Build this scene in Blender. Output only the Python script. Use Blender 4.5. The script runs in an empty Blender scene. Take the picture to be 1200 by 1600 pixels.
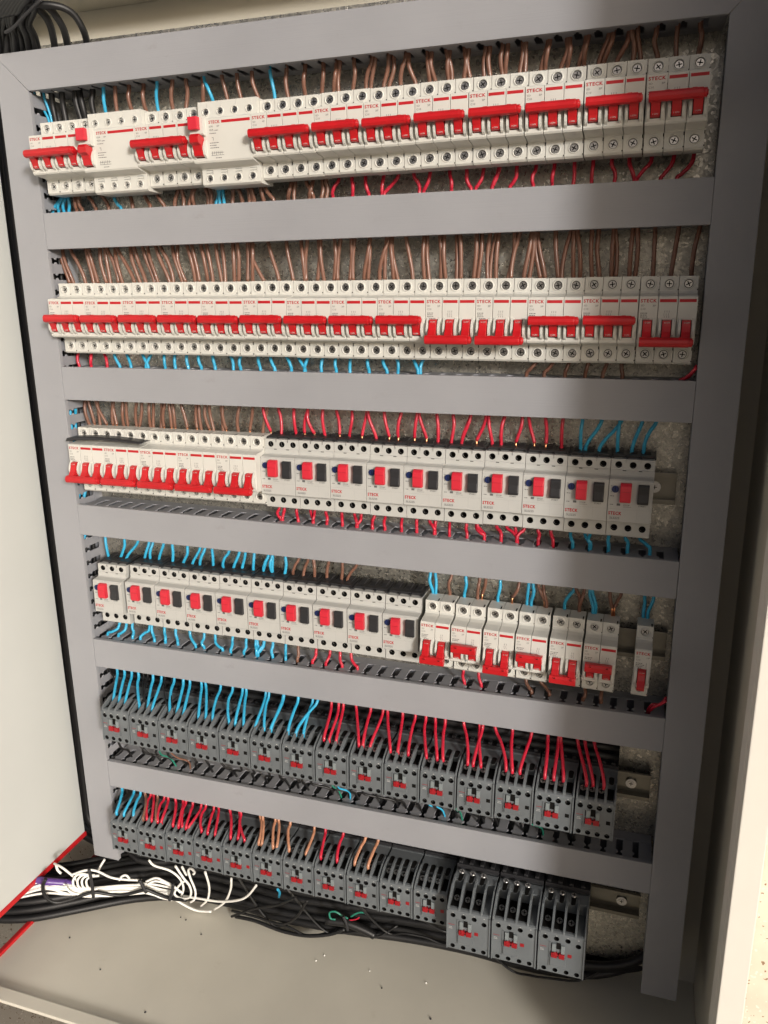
import bpy, bmesh, math, random
from mathutils import Vector, Matrix
random.seed(7)
R = math.radians
S = 0.001                      # everything below is measured in millimetres
scene = bpy.context.scene
COL = scene.collection

# ------------------------------------------------------------------ camera
cam_d = bpy.data.cameras.new('camera')
cam = bpy.data.objects.new('camera', cam_d); COL.objects.link(cam)
cam_d.sensor_fit = 'VERTICAL'; cam_d.sensor_height = 36.0
cam_d.lens = 1234.735 / 1600 * 36.0
cam_d.clip_start = 0.02; cam_d.clip_end = 200
def cam_matrix(yaw, pitch, roll):
    Rz = Matrix.Rotation(yaw, 3, 'Z'); Rx = Matrix.Rotation(pitch, 3, 'X'); Ry = Matrix.Rotation(roll, 3, 'Y')
    m = Rz @ Rx @ Ry
    r = m @ Vector((1, 0, 0)); f = m @ Vector((0, 1, 0)); u = m @ Vector((0, 0, 1))
    return Matrix((r, u, -f)).transposed()
cam.matrix_world = Matrix.Translation(Vector((703.926, -839.037, -98.048)) * S) @ cam_matrix(0.316563, -0.265088, 0.011969).to_4x4()
scene.camera = cam

# ------------------------------------------------------------------ sky and sun
SUN_EL, SUN_AZ = R(13), R(137)       # azimuth clockwise from +Y: light comes from the front right
world = bpy.data.worlds.new('World'); scene.world = world; world.use_nodes = True
nt = world.node_tree; nt.nodes.clear()
wo = nt.nodes.new('ShaderNodeOutputWorld'); bg = nt.nodes.new('ShaderNodeBackground'); sky = nt.nodes.new('ShaderNodeTexSky')
sky.sky_type = 'NISHITA'; sky.sun_disc = False; sky.sun_elevation = SUN_EL; sky.sun_rotation = SUN_AZ
sky.air_density = 0.35; sky.dust_density = 6.5; sky.ozone_density = 0.0
bg.inputs['Strength'].default_value = 0.085
nt.links.new(sky.outputs[0], bg.inputs[0]); nt.links.new(bg.outputs[0], wo.inputs[0])
sun_d = bpy.data.lights.new('sun', 'SUN'); sun = bpy.data.objects.new('sun', sun_d); COL.objects.link(sun)
sun_d.energy = 3.0; sun_d.angle = R(8); sun_d.color = (1.0, 0.965, 0.93)
tosun = Vector((math.sin(SUN_AZ) * math.cos(SUN_EL), math.cos(SUN_AZ) * math.cos(SUN_EL), math.sin(SUN_EL)))
sun.rotation_euler = tosun.to_track_quat('Z', 'Y').to_euler()
scene.view_settings.view_transform = 'Standard'; scene.view_settings.look = 'None'
scene.view_settings.exposure = 0.08; scene.view_settings.gamma = 1.0

# ------------------------------------------------------------------ materials
def mat(name, col, rough=.5, metal=0., var=.06, vscale=30, bump=0., bscale=300, spec=.5, streak=None, stain=None, coat=0.):
    m = bpy.data.materials.new(name); m.use_nodes = True
    n = m.node_tree.nodes; l = m.node_tree.links; b = n['Principled BSDF']
    b.inputs['Roughness'].default_value = rough; b.inputs['Metallic'].default_value = metal
    b.inputs['Specular IOR Level'].default_value = spec
    if coat: b.inputs['Coat Weight'].default_value = coat
    tc = n.new('ShaderNodeTexCoord'); src = tc.outputs['Object']
    no = n.new('ShaderNodeTexNoise'); no.inputs['Scale'].default_value = vscale; no.inputs['Detail'].default_value = 5
    l.new(src, no.inputs['Vector'])
    r = n.new('ShaderNodeMapRange'); r.inputs[1].default_value = .3; r.inputs[2].default_value = .7
    r.inputs[3].default_value = 1 - var; r.inputs[4].default_value = 1 + var; l.new(no.outputs['Fac'], r.inputs[0])
    mx = n.new('ShaderNodeMix'); mx.data_type = 'RGBA'; mx.blend_type = 'MULTIPLY'; mx.inputs[0].default_value = 1
    mx.inputs[6].default_value = (*col, 1); l.new(r.outputs[0], mx.inputs[7])
    out = mx.outputs[2]
    if stain:                                          # fine dirt specks and scuffs
        s = n.new('ShaderNodeTexNoise'); s.inputs['Scale'].default_value = stain[0]; s.inputs['Detail'].default_value = 8; s.inputs['Roughness'].default_value = .7
        l.new(src, s.inputs['Vector'])
        rr = n.new('ShaderNodeMapRange'); rr.inputs[1].default_value = stain[1]; rr.inputs[2].default_value = stain[1] + .12; rr.inputs[3].default_value = 0; rr.inputs[4].default_value = stain[2]
        l.new(s.outputs['Fac'], rr.inputs[0])
        m2 = n.new('ShaderNodeMix'); m2.data_type = 'RGBA'; l.new(rr.outputs[0], m2.inputs[0]); l.new(out, m2.inputs[6]); m2.inputs[7].default_value = (*stain[3], 1)
        out = m2.outputs[2]
    l.new(out, b.inputs['Base Color'])
    rv = n.new('ShaderNodeMapRange'); rv.inputs[3].default_value = max(.02, rough - .07); rv.inputs[4].default_value = min(1, rough + .1); l.new(no.outputs['Fac'], rv.inputs[0]); l.new(rv.outputs[0], b.inputs['Roughness'])
    if bump or streak:
        bn = n.new('ShaderNodeTexNoise'); bn.inputs['Scale'].default_value = bscale; bn.inputs['Detail'].default_value = 3
        if streak:
            mp = n.new('ShaderNodeMapping'); mp.inputs['Scale'].default_value = streak; l.new(src, mp.inputs['Vector']); l.new(mp.outputs[0], bn.inputs['Vector'])
        else: l.new(src, bn.inputs['Vector'])
        bp = n.new('ShaderNodeBump'); bp.inputs['Strength'].default_value = bump; bp.inputs['Distance'].default_value = .001
        l.new(bn.outputs['Fac'], bp.inputs['Height']); l.new(bp.outputs[0], b.inputs['Normal'])
    return m
M = {}
M['white'] = mat('breaker_white_plastic', (.575, .57, .525), .42, var=.03, bump=.05, bscale=2500)
M['hole'] = mat('recess_shade_black', (.008, .0075, .007), .9, spec=.1)  # near-black stands in for shade inside recesses; also colours black windows
M['dark'] = mat('dark_plastic', (.02, .02, .022), .45, bump=.1, bscale=900)
M['red'] = mat('red_handle_plastic', (.46, .008, .012), .33, var=.08, vscale=60)
M['redbtn'] = mat('red_button_plastic', (.56, .022, .040), .38, var=.04)
M['redink'] = mat('red_ink', (.42, .006, .012), .5, var=.08)
M['ink'] = mat('grey_ink', (.10, .10, .10), .6)
M['whiteink'] = mat('white_ink', (.5, .5, .48), .5)
M['steel'] = mat('screw_steel', (.55, .54, .52), .3, 1., var=.15, vscale=500)
M['starter'] = mat('starter_grey_plastic', (.455, .455, .43), .45, var=.03, bump=.06, bscale=2000)
M['blue'] = mat('blue_dial', (.008, .018, .085), .4)
M['blackbtn'] = mat('black_button', (.022, .022, .024), .4, bump=.05, bscale=800)
M['cont'] = mat('contactor_grey_plastic', (.128, .142, .150), .38, var=.08, vscale=40, bump=.12, bscale=1500)
M['clear'] = mat('grey_slider', (.20, .225, .23), .25, var=.05)
M['contred'] = mat('contactor_red', (.27, .008, .013), .35, var=.1, vscale=80)
M['duct'] = mat('duct_grey_pvc', (.280, .284, .300), .46, var=.06, vscale=7, bump=.16, bscale=1., streak=(6, 6, 900), stain=(26, .62, .30, (.19, .18, .17)))
M['ductv'] = mat('duct_grey_pvc_upright', (.280, .284, .300), .46, var=.06, vscale=7, bump=.16, bscale=1., streak=(900, 6, 6), stain=(26, .62, .30, (.19, .18, .17)))
M['finger'] = mat('duct_finger_pvc', (.26, .265, .285), .5, var=.05, vscale=40)
M['floor'] = mat('cabinet_floor_paint', (.66, .63, .54), .42, var=.06, vscale=7, bump=.12, bscale=1200, stain=(16, .63, .35, (.44, .39, .30)))
M['beige'] = mat('cabinet_beige_paint', (.56, .53, .445), .42, var=.03, vscale=6, bump=.12, bscale=1200, stain=(14, .70, .35, (.36, .31, .23)))
M['frame'] = mat('cabinet_frame_paint', (.72, .70, .63), .40, var=.03, vscale=6, bump=.12, bscale=1200)
M['panel'] = mat('side_panel_paint', (.55, .565, .54), .40, var=.03, vscale=5, bump=.10, bscale=1400)
M['redtrim'] = mat('red_edge_trim', (.48, .012, .016), .38, var=.06)
M['brown'] = mat('brown_pvc', (.185, .088, .058), .36, var=.12, vscale=70, coat=.08)
M['tan'] = mat('light_brown_pvc', (.46, .22, .13), .30, var=.1, vscale=70, coat=.08)
M['bluew'] = mat('blue_pvc', (.035, .36, .58), .38, var=.08, vscale=70, coat=.08)
M['redw'] = mat('red_pvc', (.50, .016, .040), .38, var=.1, vscale=70, coat=.08)
M['cable'] = mat('black_cable_sheath', (.0065, .0065, .007), .46, var=.15, vscale=40, bump=.1, bscale=600)
M['whitew'] = mat('white_pvc', (.80, .79, .74), .35, var=.05)
M['violet'] = mat('violet_pvc', (.10, .045, .22), .35)
M['teal'] = mat('green_pvc', (.02, .19, .13), .35)
M['copper'] = mat('copper_strands', (.80, .36, .18), .3, 1.)
M['rail'] = mat('zinc_rail', (.20, .19, .16), .30, 1., var=.12, vscale=50, streak=(8, 400, 400), bump=.12, bscale=1.)

def galvanised():
    m = bpy.data.materials.new('galvanised_sheet'); m.use_nodes = True
    n = m.node_tree.nodes; l = m.node_tree.links; b = n['Principled BSDF']
    tc = n.new('ShaderNodeTexCoord')
    nz = n.new('ShaderNodeTexNoise'); nz.inputs['Scale'].default_value = 55; nz.inputs['Detail'].default_value = 3
    l.new(tc.outputs['Object'], nz.inputs['Vector'])
    ad = n.new('ShaderNodeMix'); ad.data_type = 'VECTOR'; ad.inputs[0].default_value = .012
    l.new(tc.outputs['Object'], ad.inputs[4]); l.new(nz.outputs['Color'], ad.inputs[5])
    v = n.new('ShaderNodeTexVoronoi'); v.inputs['Scale'].default_value = 360; v.inputs['Randomness'].default_value = 1
    l.new(ad.outputs[1], v.inputs['Vector'])
    v2 = n.new('ShaderNodeTexVoronoi'); v2.inputs['Scale'].default_value = 800; l.new(ad.outputs[1], v2.inputs['Vector'])
    sp = n.new('ShaderNodeSeparateColor'); l.new(v.outputs['Color'], sp.inputs[0])
    sp2 = n.new('ShaderNodeSeparateColor'); l.new(v2.outputs['Color'], sp2.inputs[0])
    mm = n.new('ShaderNodeMix'); mm.inputs[0].default_value = .4; l.new(sp.outputs[0], mm.inputs[2]); l.new(sp2.outputs[1], mm.inputs[3])
    cr = n.new('ShaderNodeValToRGB'); cr.color_ramp.elements[0].color = (.33, .32, .285, 1); cr.color_ramp.elements[1].color = (.66, .63, .55, 1)
    l.new(mm.outputs[0], cr.inputs[0])
    big = n.new('ShaderNodeTexNoise'); big.inputs['Scale'].default_value = 9; big.inputs['Detail'].default_value = 6; l.new(tc.outputs['Object'], big.inputs['Vector'])
    mr = n.new('ShaderNodeMapRange'); mr.inputs[1].default_value = .3; mr.inputs[2].default_value = .7; mr.inputs[3].default_value = .85; mr.inputs[4].default_value = 1.1; l.new(big.outputs['Fac'], mr.inputs[0])
    mx = n.new('ShaderNodeMix'); mx.data_type = 'RGBA'; mx.blend_type = 'MULTIPLY'; mx.inputs[0].default_value = 1
    l.new(cr.outputs[0], mx.inputs[6]); l.new(mr.outputs[0], mx.inputs[7]); l.new(mx.outputs[2], b.inputs['Base Color'])
    b.inputs['Metallic'].default_value = .9
    rr = n.new('ShaderNodeMapRange'); rr.inputs[3].default_value = .22; rr.inputs[4].default_value = .48; l.new(sp.outputs[1], rr.inputs[0]); l.new(rr.outputs[0], b.inputs['Roughness'])
    bp = n.new('ShaderNodeBump'); bp.inputs['Strength'].default_value = .4; bp.inputs['Distance'].default_value = .0006
    l.new(mm.outputs[0], bp.inputs['Height']); l.new(bp.outputs[0], b.inputs['Normal'])
    return m
M['galv'] = galvanised()

def terrazzo(name, base, chips, dark, scale):
    m = bpy.data.materials.new(name); m.use_nodes = True
    n = m.node_tree.nodes; l = m.node_tree.links; b = n['Principled BSDF']; b.inputs['Roughness'].default_value = .55
    tc = n.new('ShaderNodeTexCoord')
    nz = n.new('ShaderNodeTexNoise'); nz.inputs['Scale'].default_value = scale * .9; nz.inputs['Detail'].default_value = 2; l.new(tc.outputs['Object'], nz.inputs['Vector'])
    ad = n.new('ShaderNodeMix'); ad.data_type = 'VECTOR'; ad.inputs[0].default_value = .01; l.new(tc.outputs['Object'], ad.inputs[4]); l.new(nz.outputs['Color'], ad.inputs[5])
    v = n.new('ShaderNodeTexVoronoi'); v.inputs['Scale'].default_value = scale; l.new(ad.outputs[1], v.inputs['Vector'])
    sp = n.new('ShaderNodeSeparateColor'); l.new(v.outputs['Color'], sp.inputs[0])
    lt = n.new('ShaderNodeMath'); lt.operation = 'LESS_THAN'; l.new(v.outputs['Distance'], lt.inputs[0])
    sz = n.new('ShaderNodeMath'); sz.operation = 'MULTIPLY'; sz.inputs[1].default_value = .42; l.new(sp.outputs[0], sz.inputs[0]); l.new(sz.outputs[0], lt.inputs[1])
    cr = n.new('ShaderNodeValToRGB'); cr.color_ramp.interpolation = 'CONSTANT'
    cr.color_ramp.elements[0].color = (*dark, 1); cr.color_ramp.elements[1].position = .45; cr.color_ramp.elements[1].color = (*chips, 1)
    l.new(sp.outputs[1], cr.inputs[0])
    big = n.new('ShaderNodeTexNoise'); big.inputs['Scale'].default_value = 14; big.inputs['Detail'].default_value = 6; l.new(tc.outputs['Object'], big.inputs['Vector'])
    mr = n.new('ShaderNodeMapRange'); mr.inputs[1].default_value = .3; mr.inputs[2].default_value = .7; mr.inputs[3].default_value = .85; mr.inputs[4].default_value = 1.1; l.new(big.outputs['Fac'], mr.inputs[0])
    mb = n.new('ShaderNodeMix'); mb.data_type = 'RGBA'; mb.blend_type = 'MULTIPLY'; mb.inputs[0].default_value = 1; mb.inputs[6].default_value = (*base, 1); l.new(mr.outputs[0], mb.inputs[7])
    mx = n.new('ShaderNodeMix'); mx.data_type = 'RGBA'; l.new(lt.outputs[0], mx.inputs[0]); l.new(mb.outputs[2], mx.inputs[6]); l.new(cr.outputs[0], mx.inputs[7])
    l.new(mx.outputs[2], b.inputs['Base Color'])
    return m
M['stone'] = terrazzo('speckled_stone', (.40, .36, .30), (.55, .50, .42), (.16, .11, .07), 260)
M['wallstone'] = terrazzo('speckled_wall_stone', (.68, .62, .51), (.76, .71, .62), (.27, .17, .10), 170)

# ------------------------------------------------------------------ mesh helpers
class B:
    """Collects shapes (in mm) and links them as ONE mesh object."""
    def __init__(s): s.v = []; s.f = []; s.m = []; s.sm = []
    def add(s, vs, fs, m=0, sm=False):
        k = len(s.v); s.v += [tuple(p) for p in vs]
        for f in fs: s.f.append([k + i for i in f]); s.m.append(m); s.sm.append(sm)
    def box(s, x0, x1, y0, y1, z0, z1, m=0):
        s.add([(x0,y0,z0),(x1,y0,z0),(x1,y1,z0),(x0,y1,z0),(x0,y0,z1),(x1,y0,z1),(x1,y1,z1),(x0,y1,z1)],
              [(0,3,2,1),(4,5,6,7),(0,1,5,4),(1,2,6,5),(2,3,7,6),(3,0,4,7)], m)
    def prism(s, prof, x0, x1, m=0, skip=(), sm=False):          # prof: (y,z) points, extruded along x
        n = len(prof); vs = [(x0, y, z) for y, z in prof] + [(x1, y, z) for y, z in prof]
        fs = [tuple(range(n)), tuple(reversed(range(n, 2 * n)))]
        s.add(vs, fs, m)
        for i in range(n):
            if i in skip: continue
            j = (i + 1) % n; s.f.append([len(s.v) - 2 * n + q for q in (i, n + i, n + j, j)]); s.m.append(m); s.sm.append(sm)
    def prismy(s, prof, y0, y1, m=0):                            # prof: (x,z)
        n = len(prof); vs = [(x, y0, z) for x, z in prof] + [(x, y1, z) for x, z in prof]
        s.add(vs, [tuple(range(n)), tuple(reversed(range(n, 2 * n)))] + [(i, n + i, n + (i + 1) % n, (i + 1) % n) for i in range(n)], m)
    def prismz(s, prof, z0, z1, m=0):                            # prof: (x,y)
        n = len(prof); vs = [(x, y, z0) for x, y in prof] + [(x, y, z1) for x, y in prof]
        s.add(vs, [tuple(range(n)), tuple(reversed(range(n, 2 * n)))] + [(i, n + i, n + (i + 1) % n, (i + 1) % n) for i in range(n)], m)
    def cyl(s, cx, cz, r, y0, y1, n=14, m=0, r2=None, sm=True):
        r2 = r if r2 is None else r2
        a = [2 * math.pi * i / n for i in range(n)]
        vs = [(cx + r * math.cos(t), y0, cz + r * math.sin(t)) for t in a] + [(cx + r2 * math.cos(t), y1, cz + r2 * math.sin(t)) for t in a]
        s.add(vs, [tuple(range(n)), tuple(reversed(range(n, 2 * n)))], m)
        k = len(s.v) - 2 * n
        for i in range(n): s.f.append([k + i, k + n + i, k + n + (i + 1) % n, k + (i + 1) % n]); s.m.append(m); s.sm.append(sm)
    def cylx(s, cy, cz, r, x0, x1, n=12, m=0):
        a = [2 * math.pi * (i + .5) / n for i in range(n)]
        s.prism([(cy + r * math.cos(t), cz + r * math.sin(t)) for t in a], x0, x1, m, sm=True)
    def panel(s, x0, x1, z0, z1, y, cells, depth, ring=0, m=0, mh=1, n=16):
        """front face with round holes; cells: (cx, cz, r) side by side"""
        k = len(cells); xs = [x0] + [(cells[i][0] + cells[i + 1][0]) / 2 for i in range(k - 1)] + [x1]
        for i, (cx, cz, r) in enumerate(cells):
            a0, a1 = xs[i], xs[i + 1]
            ang = [2 * math.pi * j / n for j in range(n)] + [math.atan2(z - cz, x - cx) % (2 * math.pi) for x in (a0, a1) for z in (z0, z1)]
            ang = sorted(set(round(t, 5) for t in ang)); q = len(ang)
            inner = []; outer = []
            for t in ang:
                c, d = math.cos(t), math.sin(t); inner.append((cx + r * c, cz + r * d))
                kx = ((a1 - cx) / c if c > 1e-6 else (a0 - cx) / c if c < -1e-6 else 1e9); kz = ((z1 - cz) / d if d > 1e-6 else (z0 - cz) / d if d < -1e-6 else 1e9)
                kk = min(kx, kz); outer.append((cx + kk * c, cz + kk * d))
            vs = [(x, y, z) for x, z in outer] + [(x, y, z) for x, z in inner] + [(x, y + depth, z) for x, z in inner]
            s.add(vs, [(j, (j + 1) % q, q + (j + 1) % q, q + j) for j in range(q)], m)
            b0 = len(s.v) - 3 * q
            for j in range(q): s.f.append([b0 + q + j, b0 + q + (j + 1) % q, b0 + 2 * q + (j + 1) % q, b0 + 2 * q + j]); s.m.append(m if ring else mh); s.sm.append(True)
            s.f.append([b0 + 2 * q + j for j in range(q)]); s.m.append(mh); s.sm.append(False)
            if ring:
                aa = [2 * math.pi * j / n for j in range(n)]; ro = r + ring
                vs = [(cx + r * math.cos(t), y - .7, cz + r * math.sin(t)) for t in aa] + [(cx + (ro - .4) * math.cos(t), y - .7, cz + (ro - .4) * math.sin(t)) for t in aa] + [(cx + ro * math.cos(t), y + .05, cz + ro * math.sin(t)) for t in aa] + [(cx + r * math.cos(t), y + .3, cz + r * math.sin(t)) for t in aa]
                s.add(vs, [(j, (j + 1) % n, n + (j + 1) % n, n + j) for j in range(n)] + [(n + j, n + (j + 1) % n, 2 * n + (j + 1) % n, 2 * n + j) for j in range(n)] + [(3 * n + j, 3 * n + (j + 1) % n, (j + 1) % n, j) for j in range(n)], m, True)
    def tube(s, pts, r, n=8, m=0, sub=4):
        P = smooth(pts, sub); V = []; up = None
        for i, p in enumerate(P):
            t = (P[min(i + 1, len(P) - 1)] - P[max(i - 1, 0)]).normalized()
            if up is None:
                up = Vector((0, 1, 0)) if abs(t.y) < .9 else Vector((1, 0, 0))
            a = (up - t * up.dot(t)).normalized(); up = a; b = t.cross(a)
            for k in range(n): V.append(p + (a * math.cos(2 * math.pi * k / n) + b * math.sin(2 * math.pi * k / n)) * r)
        F = [(i * n + k, i * n + (k + 1) % n, (i + 1) * n + (k + 1) % n, (i + 1) * n + k) for i in range(len(P) - 1) for k in range(n)]
        k0 = len(s.v); s.add(V, F, m, True)
        s.f.append([k0 + k for k in range(n)]); s.m.append(m); s.sm.append(False)
        e = k0 + (len(P) - 1) * n; s.f.append([e + k for k in reversed(range(n))]); s.m.append(m); s.sm.append(False)
    def shift(s, dx, dy, dz): s.v = [(x + dx, y + dy, z + dz) for x, y, z in s.v]; return s
    def mesh(s, name, mats, bevel=0, off=(0, 0, 0), seg=2):
        me = bpy.data.meshes.new(name)
        me.from_pydata([((x - off[0]) * S, (y - off[1]) * S, (z - off[2]) * S) for x, y, z in s.v], [], s.f)
        for mm in mats: me.materials.append(M[mm] if isinstance(mm, str) else mm)
        me.polygons.foreach_set('material_index', s.m); me.polygons.foreach_set('use_smooth', s.sm)
        bm = bmesh.new(); bm.from_mesh(me)
        bmesh.ops.remove_doubles(bm, verts=bm.verts, dist=1e-6)
        bmesh.ops.recalc_face_normals(bm, faces=bm.faces)
        if bevel:
            ed = [e for e in bm.edges if len(e.link_faces) == 2 and e.calc_face_angle(0) > R(28) and not (e.link_faces[0].smooth and e.link_faces[1].smooth)]
            try: bmesh.ops.bevel(bm, geom=ed, offset=bevel * S, segments=seg, profile=.6, affect='EDGES', clamp_overlap=True)
            except Exception: pass
        bm.to_mesh(me); bm.free(); me.update()
        return me
    def obj(s, name, mats, parent=None, bevel=0, off=(0, 0, 0), loc=None, seg=2):
        return link(name, s.mesh(name, mats, bevel, off, seg), parent, loc)
def smooth(pts, sub):
    pts = [Vector(p) for p in pts]
    if sub <= 1 or len(pts) < 3: return pts
    o = []; q = [pts[0] * 2 - pts[1]] + pts + [pts[-1] * 2 - pts[-2]]
    for i in range(1, len(q) - 2):
        a, b, c, d = q[i - 1:i + 3]
        for k in range(sub):
            t = k / sub; o.append(.5 * ((2 * b) + (c - a) * t + (2 * a - 5 * b + 4 * c - d) * t * t + (3 * b - a - 3 * c + d) * t ** 3))
    o.append(pts[-1]); return o
def link(name, me, parent=None, loc=None):
    o = bpy.data.objects.new(name, me); COL.objects.link(o); o.parent = parent
    if loc is not None: o.location = Vector(loc) * S
    return o
def tag(o, label=None, cat=None, group=None, kind=None):
    if label: o['label'] = label
    if cat: o['category'] = cat
    if group: o['group'] = group
    if kind: o['kind'] = kind
    return o
def root(name, loc=(0, 0, 0), tilt=0):
    o = bpy.data.objects.new(name, None); COL.objects.link(o); o.empty_display_size = .01
    o.location = Vector(loc) * S; o.rotation_euler = (0, -tilt, 0); return o
KIDS = {}
def copy_tree(src, parent=None):
    c = src.copy(); COL.objects.link(c); c.parent = parent
    for k in list(src.children): copy_tree(k, c)
    return c
TXT = {}
def text_mesh(s, size, width=None, bold=0., matn='ink', key=None):
    """flat print; origin = left end of the baseline; width in mm if the lettering is stretched to fit"""
    k = (s, size, width, bold, matn)
    if k in TXT: return TXT[k]
    cu = bpy.data.curves.new('lettering', 'FONT'); cu.body = s; cu.size = 1; cu.offset = bold; cu.space_character = 1.12 if bold > .02 else 1; cu.resolution_u = 2
    o = bpy.data.objects.new('lettering', cu); COL.objects.link(o)
    bpy.context.view_layer.update()
    dg = bpy.context.evaluated_depsgraph_get(); me = bpy.data.meshes.new_from_object(o.evaluated_get(dg))
    bpy.data.objects.remove(o); bpy.data.curves.remove(cu)
    xs = [v.co.x for v in me.vertices]; ys = [v.co.y for v in me.vertices]
    x0, x1, y0, y1 = min(xs), max(xs), min(ys), max(ys)
    sy = size / (y1 - y0); sx = width / (x1 - x0) if width else sy
    for v in me.vertices: v.co = Vector(((v.co.x - x0) * sx * S, 0, (v.co.y - y0) * sy * S))
    me.materials.clear(); me.materials.append(M[matn]); me.update()
    TXT[k] = me; return me
def lettering(parent, s, x, y, z, size, width=None, bold=0., matn='ink', off=(0, 0, 0), name='lettering'):
    return link(name, text_mesh(s, size, width, bold, matn), parent, (x - off[0], y - off[1], z - off[2]))
P = 17.7
# ------------------------------------------------------------------ device prototypes
def screw_mesh():
    b = B(); b.cyl(0, 0, 3.5, 0, 2.0, 14, 0)
    b.box(-2.6, 2.6, -.08, .4, -.5, .5, 1); b.box(-.5, .5, -.1, .4, -2.6, 2.6, 1)
    b.cyl(0, 0, 3.5, -.0, .0, 14, 0)
    return b.mesh('terminal_screw', ['steel', 'hole'])
SCREW = screw_mesh()
def spec_lines(b, x, z, n, w, dz=1.7, seed=0):
    r = random.Random(seed)
    for i in range(n):
        xx = x
        while xx < x + w * (.6 + .4 * r.random()):
            l = .5 + r.random() * 1.4; b.box(xx, xx + l, -.12, .02, z - i * dz, z - i * dz + .75, 0); xx += l + .45
def breaker(n, up=True, blue=False, ends=0):
    w = n * P; off = (w / 2, 40, -22); rt = root('circuit_breaker')
    b = B()
    prof = [(46, 18.5), (22, 18.5), (22, 4.5), (20.5, 2.8), (15, 1.3), (5, .5), (.9, .1), (0, -.9), (0, -43.3), (1.4, -45), (19, -47), (22, -48.3), (22, -64), (24, -66), (46, -66)]
    for i in range(n):
        x0, x1 = i * P + .26, (i + 1) * P - .26
        b.prism(prof, x0, x1, 0, skip=(1, 11))
        c = (x0 + x1) / 2
        b.panel(x0, x1, 4.5, 18.5, 22, [(c, 11.3, 4.3)], 2.6, 1.5)
        b.panel(x0, x1, -64, -48.3, 22, [(c, -56.2, 4.3)], 2.6, 1.5)
        for g in (1.3, 13.4):                                   # raised guards beside the toggle
            b.prism([(0.2, -20.5), (-2.4, -23), (-4.8, -27.5), (-5.8, -32), (-5.2, -36), (-3.2, -39.5), (.2, -42)], x0 + g, x0 + g + 2.5, 0)
        b.box(x0 + 3.9, x0 + 13.3, -.12, .2, -39.6, -22, 1)
        b.box(x1 - .8, x1 + .5, 21.6, 22.3, -52.5, -49, 1); b.box(x1 - .9, x1 + .6, 21.6, 22.3, -63.6, -62, 1); b.box(x1 - .8, x1 + .5, 21.6, 22.3, 5, 6.6, 1)
        b.box(x1 - 3, x1 - 1.2, 21.8, 30, 18.0, 18.75, 1)
    b.obj('body', ['white', 'hole'], rt, .35, off)
    for i in range(n):
        c = (i + .5) * P
        for z in (11.3, -56.2):
            s = link('terminal_screw', SCREW, rt, (c - off[0], 22.9 - off[1], z - off[2])); s.rotation_euler = (0, random.random() * 3, 0)
        t = B()
        if up: t.prism([(.1, -21.8), (-9.5, -18.5), (-12, -24), (-7.5, -29.5), (-5.4, -33.5), (-4.4, -38), (.1, -39)], c - 4.0, c + 4.0, 0)
        else: t.prism([(.1, -22), (-4.6, -23), (-5.6, -28), (-7.5, -33), (-12, -39), (-9.5, -44), (.1, -41.5)], c - 4.0, c + 4.0, 0)
        to = t.obj('toggle', ['red'], rt, .5, off)
        if n > 1 or not up or True:
            me = text_mesh('I ON' if up else 'O OFF', 1.7, 4.6 if up else 5.2, .01, 'whiteink')
            l = link('lettering', me, to, (c - 2.3 - off[0], (-5.15 if up else -5.05) - off[1], (-37.3 if up else -25.6) - off[2]))
            l.rotation_euler = (R(-11) if up else R(22), 0, 0)
        if i:
            st = B(); st.box(i * P + 1.2, (i + 1) * P - 1.4, -.14, .05, -5.9, -3.0, 0); st.obj('red_stripe', ['redink'], rt, 0, off)
    if n > 1:
        h = B(); zc = -23.0 if up else -43.0
        if n == 2:
            h.prism([(-6, zc + 4.5), (-13, zc + 5), (-14.5, zc + 2), (-14, zc - 3.5), (-11, zc - 5.5), (-6, zc - 5)], 3.2, w - 3.6, 0)
            for c in (.5 * P, 1.5 * P): h.box(c - 2, c + 2, -14.75, -12, zc + 1.5, zc + 3.8, 1)
        else:
            h.prism([(-6, zc + 3.0), (-9.5, zc + 4.9), (-13.2, zc + 4.7), (-15.4, zc + 2.4), (-15.8, zc - .6), (-14.5, zc - 3.4), (-11.5, zc - 4.5), (-7, zc - 3.8)], 2.6, w - 5.6, 0)
            h.cylx(-11.2, zc + .2, 4.2, w - 6, w - 2.4, 12, 0); h.cylx(-11.2, zc + .2, 2.7, w - 3, w - 1.5, 12, 0)
            for q in (.30, .72): h.box(w * q, w * q + 4.2, -13.0, -10, zc + 4.3, zc + 5.15, 1)
        h.obj('handle_bar', ['red', 'hole'], rt, .7, off)
    lettering(rt, 'STECK', 1.3, -.16, -6.1, 3.3, 14.9, .03, 'redink', off)
    lettering(rt, 'SD', 1.8, -.16, -9.6, 1.6, 3.2, 0, 'ink', off); lettering(rt, '%dP' % n, 12.6, -.16, -10.0, 1.8, 3.0, 0, 'ink', off)
    lettering(rt, 'C10', 1.8, -.16, -13.0, 1.8, 4.4, 0, 'ink', off)
    p = B(); spec_lines(p, 1.8, -16.4, 4 if not up else 2, 8.5, 1.8, n)
    if n > 1:                                                    # circuit diagram on the second pole
        for k in range(n):
            xx = 1.5 * P - n * .9 + k * 2
            p.box(xx, xx + .35, -.12, .02, -15.5, -13.5, 0); p.box(xx - .5, xx - .2, -.12, .02, -18.5, -16.2, 0); p.box(xx, xx + .35, -.12, .02, -20.2, -18.8, 0)
    else: p.box(12.5, 12.9, -.12, .02, -20, -15, 0)
    p.obj('specification_print', ['ink'], rt, 0, off)['kind'] = 'stuff'
    return rt
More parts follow.
